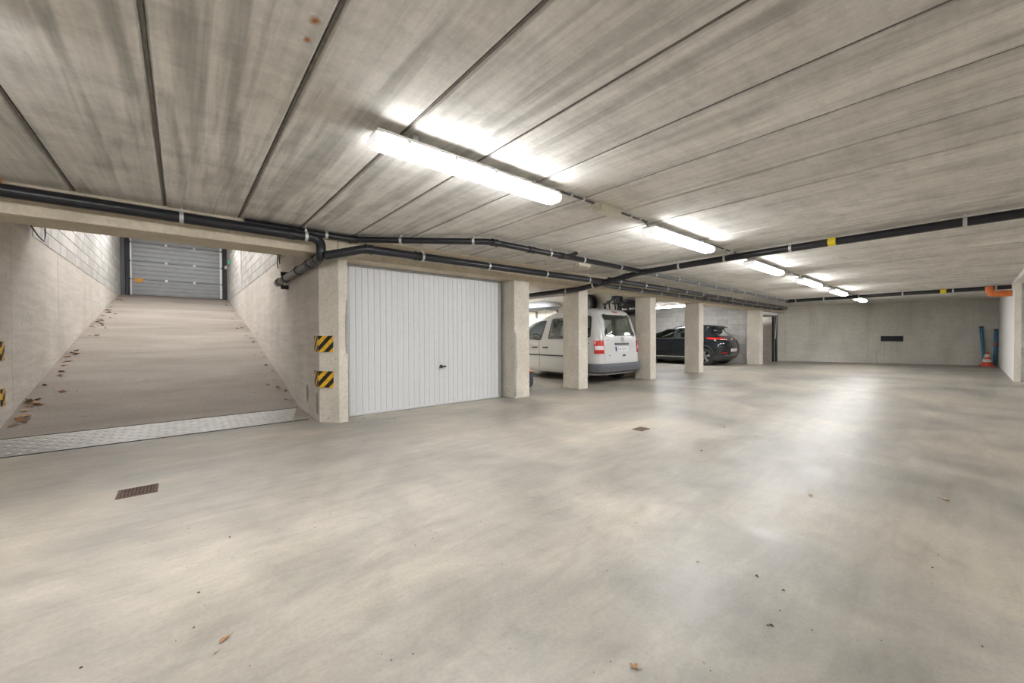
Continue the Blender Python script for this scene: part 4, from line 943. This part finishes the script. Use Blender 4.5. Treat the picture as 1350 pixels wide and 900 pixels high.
MB().tube([(0, -0.52, -0.0), (0, 0.2, 0.0)], 0.03, 10).lathe([(0.02, -0.02), (0.05, -0.02), (0.05, 0.02), (0.02, 0.02)], 14, 'x', (0, -0.53, 0.0), True).build('coupling', 'black_plastic', bc, True)
MB().box(-0.02, 0.17, -0.2, -0.16, 0.30, 0.34).box(-0.02, 0.17, 0.28, 0.32, 0.30, 0.34).build('wall_hook', 'frame_grey', bc)

# small scooter mostly hidden behind the pillar beside the garage door
sc = thing('scooter', 'slate grey scooter wheel with red reflector peeking out behind the second pillar', 'scooter', (5.70, 6.20, 0), 0)
sc.scale = (1.15, 1.15, 1.15)
MB().lathe([(0.06, -0.045), (0.13, -0.045), (0.155, -0.02), (0.155, 0.02), (0.13, 0.045), (0.06, 0.045)], 30, 'x', (0, 0, 0.155), True).build('front_wheel', 'tyre_slate', sc, True)
MB().lathe([(0, -0.03), (0.065, -0.03), (0.065, 0.03), (0, 0.03)], 16, 'x', (0, 0, 0.155)).build('hub', 'alloy', sc, True)
rows = []
for a in lin(0.35, PI-0.35, 14): rows.append([(x, 0.178*math.cos(a), 0.155+0.178*math.sin(a)+dz) for x, dz in ((-0.05, -0.02), (-0.045, 0.0), (0.045, 0.0), (0.05, -0.02))])
m = MB(); m.grid(rows); m.build('mudguard', 'tyre_slate', sc, True)
MB().bevbox(-0.03, 0.03, -0.10, -0.06, 0.300, 0.335, 0.008).build('reflector', 'cone_red', sc)
MB().tube([(0, 0.0, 0.155), (0, 0.10, 0.36), (0, 0.16, 0.82)], 0.02, 10).tube([(-0.2, 0.16, 0.82), (0.2, 0.16, 0.82)], 0.016, 10).build('steering_column', 'black_plastic', sc, True)
MB().bevbox(-0.06, 0.06, 0.14, 0.80, 0.07, 0.11, 0.012).build('deck', 'black_plastic', sc)
MB().lathe([(0.0, -0.02), (0.09, -0.02), (0.1, 0), (0.09, 0.02), (0, 0.02)], 24, 'x', (0, 0.86, 0.1)).build('rear_wheel', 'tyre_slate', sc, True)

# ------------------------------------------------------------------ far end: open garage box, vent, cone, poles
fo = thing('open_box_door', 'open grey metal door frame of the far garage box beside the last pillar', 'door frame', (17.52, 5.42, 0))
MB().box(2.24, 2.32, 0, 0.10, 0, 2.10).build('jamb', 'frame_grey', fo)
MB().box(0.0, 2.32, 0, 0.06, 2.02, 2.12).build('head_rail', 'plastic_white', fo)
MB().box(0.04, 2.24, 0.05, 2.1, 1.96, 2.0).build('raised_leaf', 'frame_grey', fo)
MB().tube(fillet([(2.18, 0.02, 0.02), (2.12, 0.02, 0.9), (2.17, 0.02, 1.3), (2.20, 0.04, 1.95)], 0.3), 0.035, 10).build('spring_arm', 'black_plastic', fo, True)
MB().box(2.02, 2.18, 0.10, 0.14, 0.0, 1.95).build('rubber_seal', 'black_plastic', fo)
MB().tube([(2.0, 0.0, 1.0), (2.15, 0.01, 1.95)], 0.014, 8).build('lift_rod', 'galvanised', fo, True)
struct(MB().box(17.5, 20.1, 9.0, 9.2, 0, CZ).build('wall_box_back', 'cream_wall'))

wd_ = Vector((22.72-20.25, -0.72-5.75)).normalized(); wn = Vector((wd_.y, -wd_.x))
ang = math.atan2(wd_.y, wd_.x)
vg = thing('vent_grille', 'dark oblong ventilation grille in the middle of the far wall', 'vent', (21.541, 2.323, 0.885), ang)
# local x runs along the wall, local -y points into the room
MB().box(0, 0.66, -0.02, 0.01, 0, 0.02).box(0, 0.66, -0.02, 0.01, 0.19, 0.21).box(0, 0.02, -0.02, 0.01, 0.02, 0.19).box(0.64, 0.66, -0.02, 0.01, 0.02, 0.19).build('frame', 'vent_dark', vg)
MB().box(0.02, 0.64, -0.004, 0.01, 0.02, 0.19).build('back', 'vent_dark', vg)
ls = MB().prism([(-0.018, 0.0), (-0.002, 0.014), (-0.002, 0.018), (-0.018, 0.004)], 0.02, 0.64, 'x').mesh('slat')
for k in range(6): link('slat', ls, 'vent_dark', vg, (0, 0, 0.03+k*0.027))

cn_ = thing('traffic_cone', 'red and white traffic cone standing in the far right corner', 'traffic cone', (22.17, -0.42, 0))
MB().bevbox(-0.19, 0.19, -0.19, 0.19, 0, 0.035, 0.01).build('base', 'cone_red', cn_)
def cone_r(z): return 0.15-0.118*(z-0.035)/0.48
for z0, z1, mt in ((0.035, 0.15, 'cone_red'), (0.15, 0.255, 'cone_white'), (0.255, 0.33, 'cone_red'), (0.33, 0.43, 'cone_white'), (0.43, 0.515, 'cone_red')):
    MB().lathe([(cone_r(z0), z0), (cone_r(z1), z1)]+([(0.0, z1)] if z1 > 0.5 else []), 24, 'z').build('cone_band', mt, cn_, True)
def pole(pts, label, mat2=None):
    t = thing('blue_pole', label, 'pole', pts[0]); P = [Vector(p)-Vector(pts[0]) for p in pts]
    MB().tube(P, 0.042, 12).build('tube', 'pole_blue', t, True)
    MB().tube([P[-1]-(P[-1]-P[0]).normalized()*0.02, P[-1]+(P[-1]-P[0]).normalized()*0.02], 0.05, 12).build('cap', 'black_plastic', t, True)
    if mat2: c = P[0]+(P[-1]-P[0])*0.60; MB().tube([c-Vector((0, 0, 0.03)), c+Vector((0, 0, 0.03))], 0.06, 12).build('collar', 'cone_red', t, True)
pole([(22.43, -0.36, 0.0), (22.50, -0.28, 1.42)], 'blue pole leaning on the far wall behind the traffic cone')
pole([(22.52, -0.60, 0.0), (22.58, -0.62, 1.32)], 'upright blue pole with a red collar in the far right corner', True)

# ------------------------------------------------------------------ leaves and debris
def leaf_mesh(seed, lobes=5, curl=0.3):
    rnd = random.Random(seed); n = 20; m = MB(); out = []
    for k in range(n):
        a = 2*PI*k/n; rr = 0.62+0.38*abs(math.cos(a*lobes/2)); rr *= rnd.uniform(0.85, 1.1); rr *= 0.75 if abs(a-PI) > 2.4 else 1
        x, y = rr*math.cos(a), rr*0.7*math.sin(a); out.append((x, y, 0.05+curl*(y*y*0.9+0.25*x*x)+rnd.uniform(0, 0.06)))
    mid = [(0.5*x, 0.5*y, 0.03+curl*0.2*(y*y)+rnd.uniform(0, 0.03)) for x, y, z in out]
    nn = m.grid([out, mid], True); m.v.append((0, 0, 0.03)); c = len(m.v)-1
    for k in range(n): m.f.append((nn+n+k, nn+n+(k+1) % n, c))
    m.tube([(0.55, 0, 0.05), (0.95, 0.04, 0.07), (1.3, 0.12, 0.03)], 0.025, 5)
    return m.mesh('leaf', True)
LM = [leaf_mesh(i, (5, 3, 5, 7)[i], (0.3, 0.6, 0.8, 0.4)[i]) for i in range(4)]
def leaf(x, y, z, s, a, label, kind=0, mat='leaf_dry', group=None, tilt=0.0, squash=1.0):
    me = LM[kind]
    if mat == 'leaf_tan':
        me = me.copy(); me.materials.clear(); me.materials.append(MATS[mat])
    o = link('dry_leaf', me, mat); o.location = (x, y, z+0.001); o.scale = (s, s*squash, s); o.rotation_euler = (tilt, 0, a)
    return tag(o, label, 'leaf', group)
for m_ in LM: m_.materials.append(MATS['leaf_dry'])
LEAVES_FLOOR = []
rl = random.Random(3)
for i in range(46):
    u = rl.random(); y = 6.95+11.2*u**1.25; x = XL+0.05+abs(rl.gauss(0, 0.10)); s = rl.uniform(0.025, 0.06)
    leaf(x, y, ramp_z(y), s, rl.uniform(0, 6.28), 'dry brown leaf lying along the left edge of the ramp', rl.randrange(4), group='leaves along the left ramp edge', tilt=0.2)
for i in range(40):
    u = rl.random(); y = 6.7+11.4*u**1.2; x = XR-0.05-abs(rl.gauss(0, 0.09)); s = rl.uniform(0.02, 0.05)
    leaf(x, y, ramp_z(y), s, rl.uniform(0, 6.28), 'dry brown leaf lying along the right edge of the ramp', rl.randrange(4), group='leaves along the right ramp edge', tilt=0.2)
for i, (x, y) in enumerate(((-1.44, 7.58), (-1.39, 7.64), (-1.47, 7.70), (-1.42, 7.78), (-1.45, 6.98), (-1.40, 7.04), (-1.36, 7.60))):
    leaf(x, y, ramp_z(y)+0.012*(i % 3), 0.055, i*1.3, 'larger curled brown leaf in the heap at the foot of the left ramp wall', i % 4, group='leaf heap at the left ramp wall', tilt=0.4)
FLOORLEAF = [(1.139, 0.714, 0.020, -0.9, 'tan curled dry leaf with a stalk at the bottom edge of the picture', 2, 0.7), (0.113, 1.753, 0.032, 0.75, 'tan twig-like dry leaf on the floor bottom left', 1, 0.35),
    (3.304, 0.703, 0.026, 0.3, 'tan dry leaf on the shiny streak of the right floor', 3, 0.8), (3.903, 0.103, 0.030, 1.0, 'tan dry leaf flat on the floor near the right edge', 0, 0.7), (1.909, 0.851, 0.013, -0.5, 'small tan curled leaf on the floor right of the centre', 1, 0.5),
    (0.084, 1.697, 0.014, 0.8, 'thin brown leaf scrap just below the twig-like leaf', 1, 0.25), (1.329, 0.572, 0.009, 0.4, 'tiny tan scrap right of the leaf at the bottom edge', 2, 0.7)]
for x, y, s, a, l, k, sq in FLOORLEAF: leaf(x, y, 0, s, a, l, k, 'leaf_tan', squash=sq)
BITS = [(2.005, 0.626, 0.014), (1.978, 0.515, 0.012), (1.703, 0.482, 0.011), (1.69, 0.49, 0.008), (1.818, 0.486, 0.006), (1.098, 0.781, 0.005), (1.788, 0.374, 0.006), (2.707, 0.108, 0.009), (2.15, -0.036, 0.007), (0.028, 1.904, 0.008), (0.065, 2.033, 0.004), (-0.024, 1.861, 0.005), (0.196, 2.641, 0.012), (0.049, 2.153, 0.008), (-0.264, 1.917, 0.008), (0.605, 1.246, 0.006), (0.52, 1.315, 0.004), (3.812, 1.666, 0.02), (5.011, 1.92, 0.02)]
m = MB(); rd = random.Random(11)
def bit(x, y, s, z=0):
    n = len(m.v); a = rd.uniform(0, 6.28)
    for k in range(5): b = a+2*PI*k/5; q = s*rd.uniform(0.5, 1.1)*(1 if k % 2 else 0.6); m.v.append((x+q*math.cos(b), y+q*math.sin(b), z+0.001))
    m.v.append((x, y, z+s*0.5+0.001))
    for k in range(5): m.f.append((n+k, n+(k+1) % 5, n+5))
for x, y, s in BITS: bit(x, y, s)
for i in range(150):
    t = rd.random(); dd = 1.0+9*t*t; an = YAW+rd.uniform(-0.85, 0.75)
    x, y = dd*math.cos(an), dd*math.sin(an)
    if y > 5.1 or y < -0.5: continue
    bit(x, y, rd.uniform(0.0015, 0.0045)*(1+t*0.8))
for i in range(14): bit(1.72+rd.random()*0.5, 5.0+rd.random()*0.45, rd.uniform(0.006, 0.016))
for i in range(110):
    u = rd.random(); y = 6.7+11*u; sd_ = rd.random() < 0.5
    x = (XL+0.03+abs(rd.gauss(0, 0.2))) if sd_ else (XR-0.03-abs(rd.gauss(0, 0.2)))
    bit(x, y, rd.uniform(0.006, 0.016), ramp_z(y))
o = m.build('floor_debris', 'debris'); o['kind'] = 'stuff'; tag(o, 'tiny dark specks and leaf crumbs scattered over floor and ramp', 'debris')
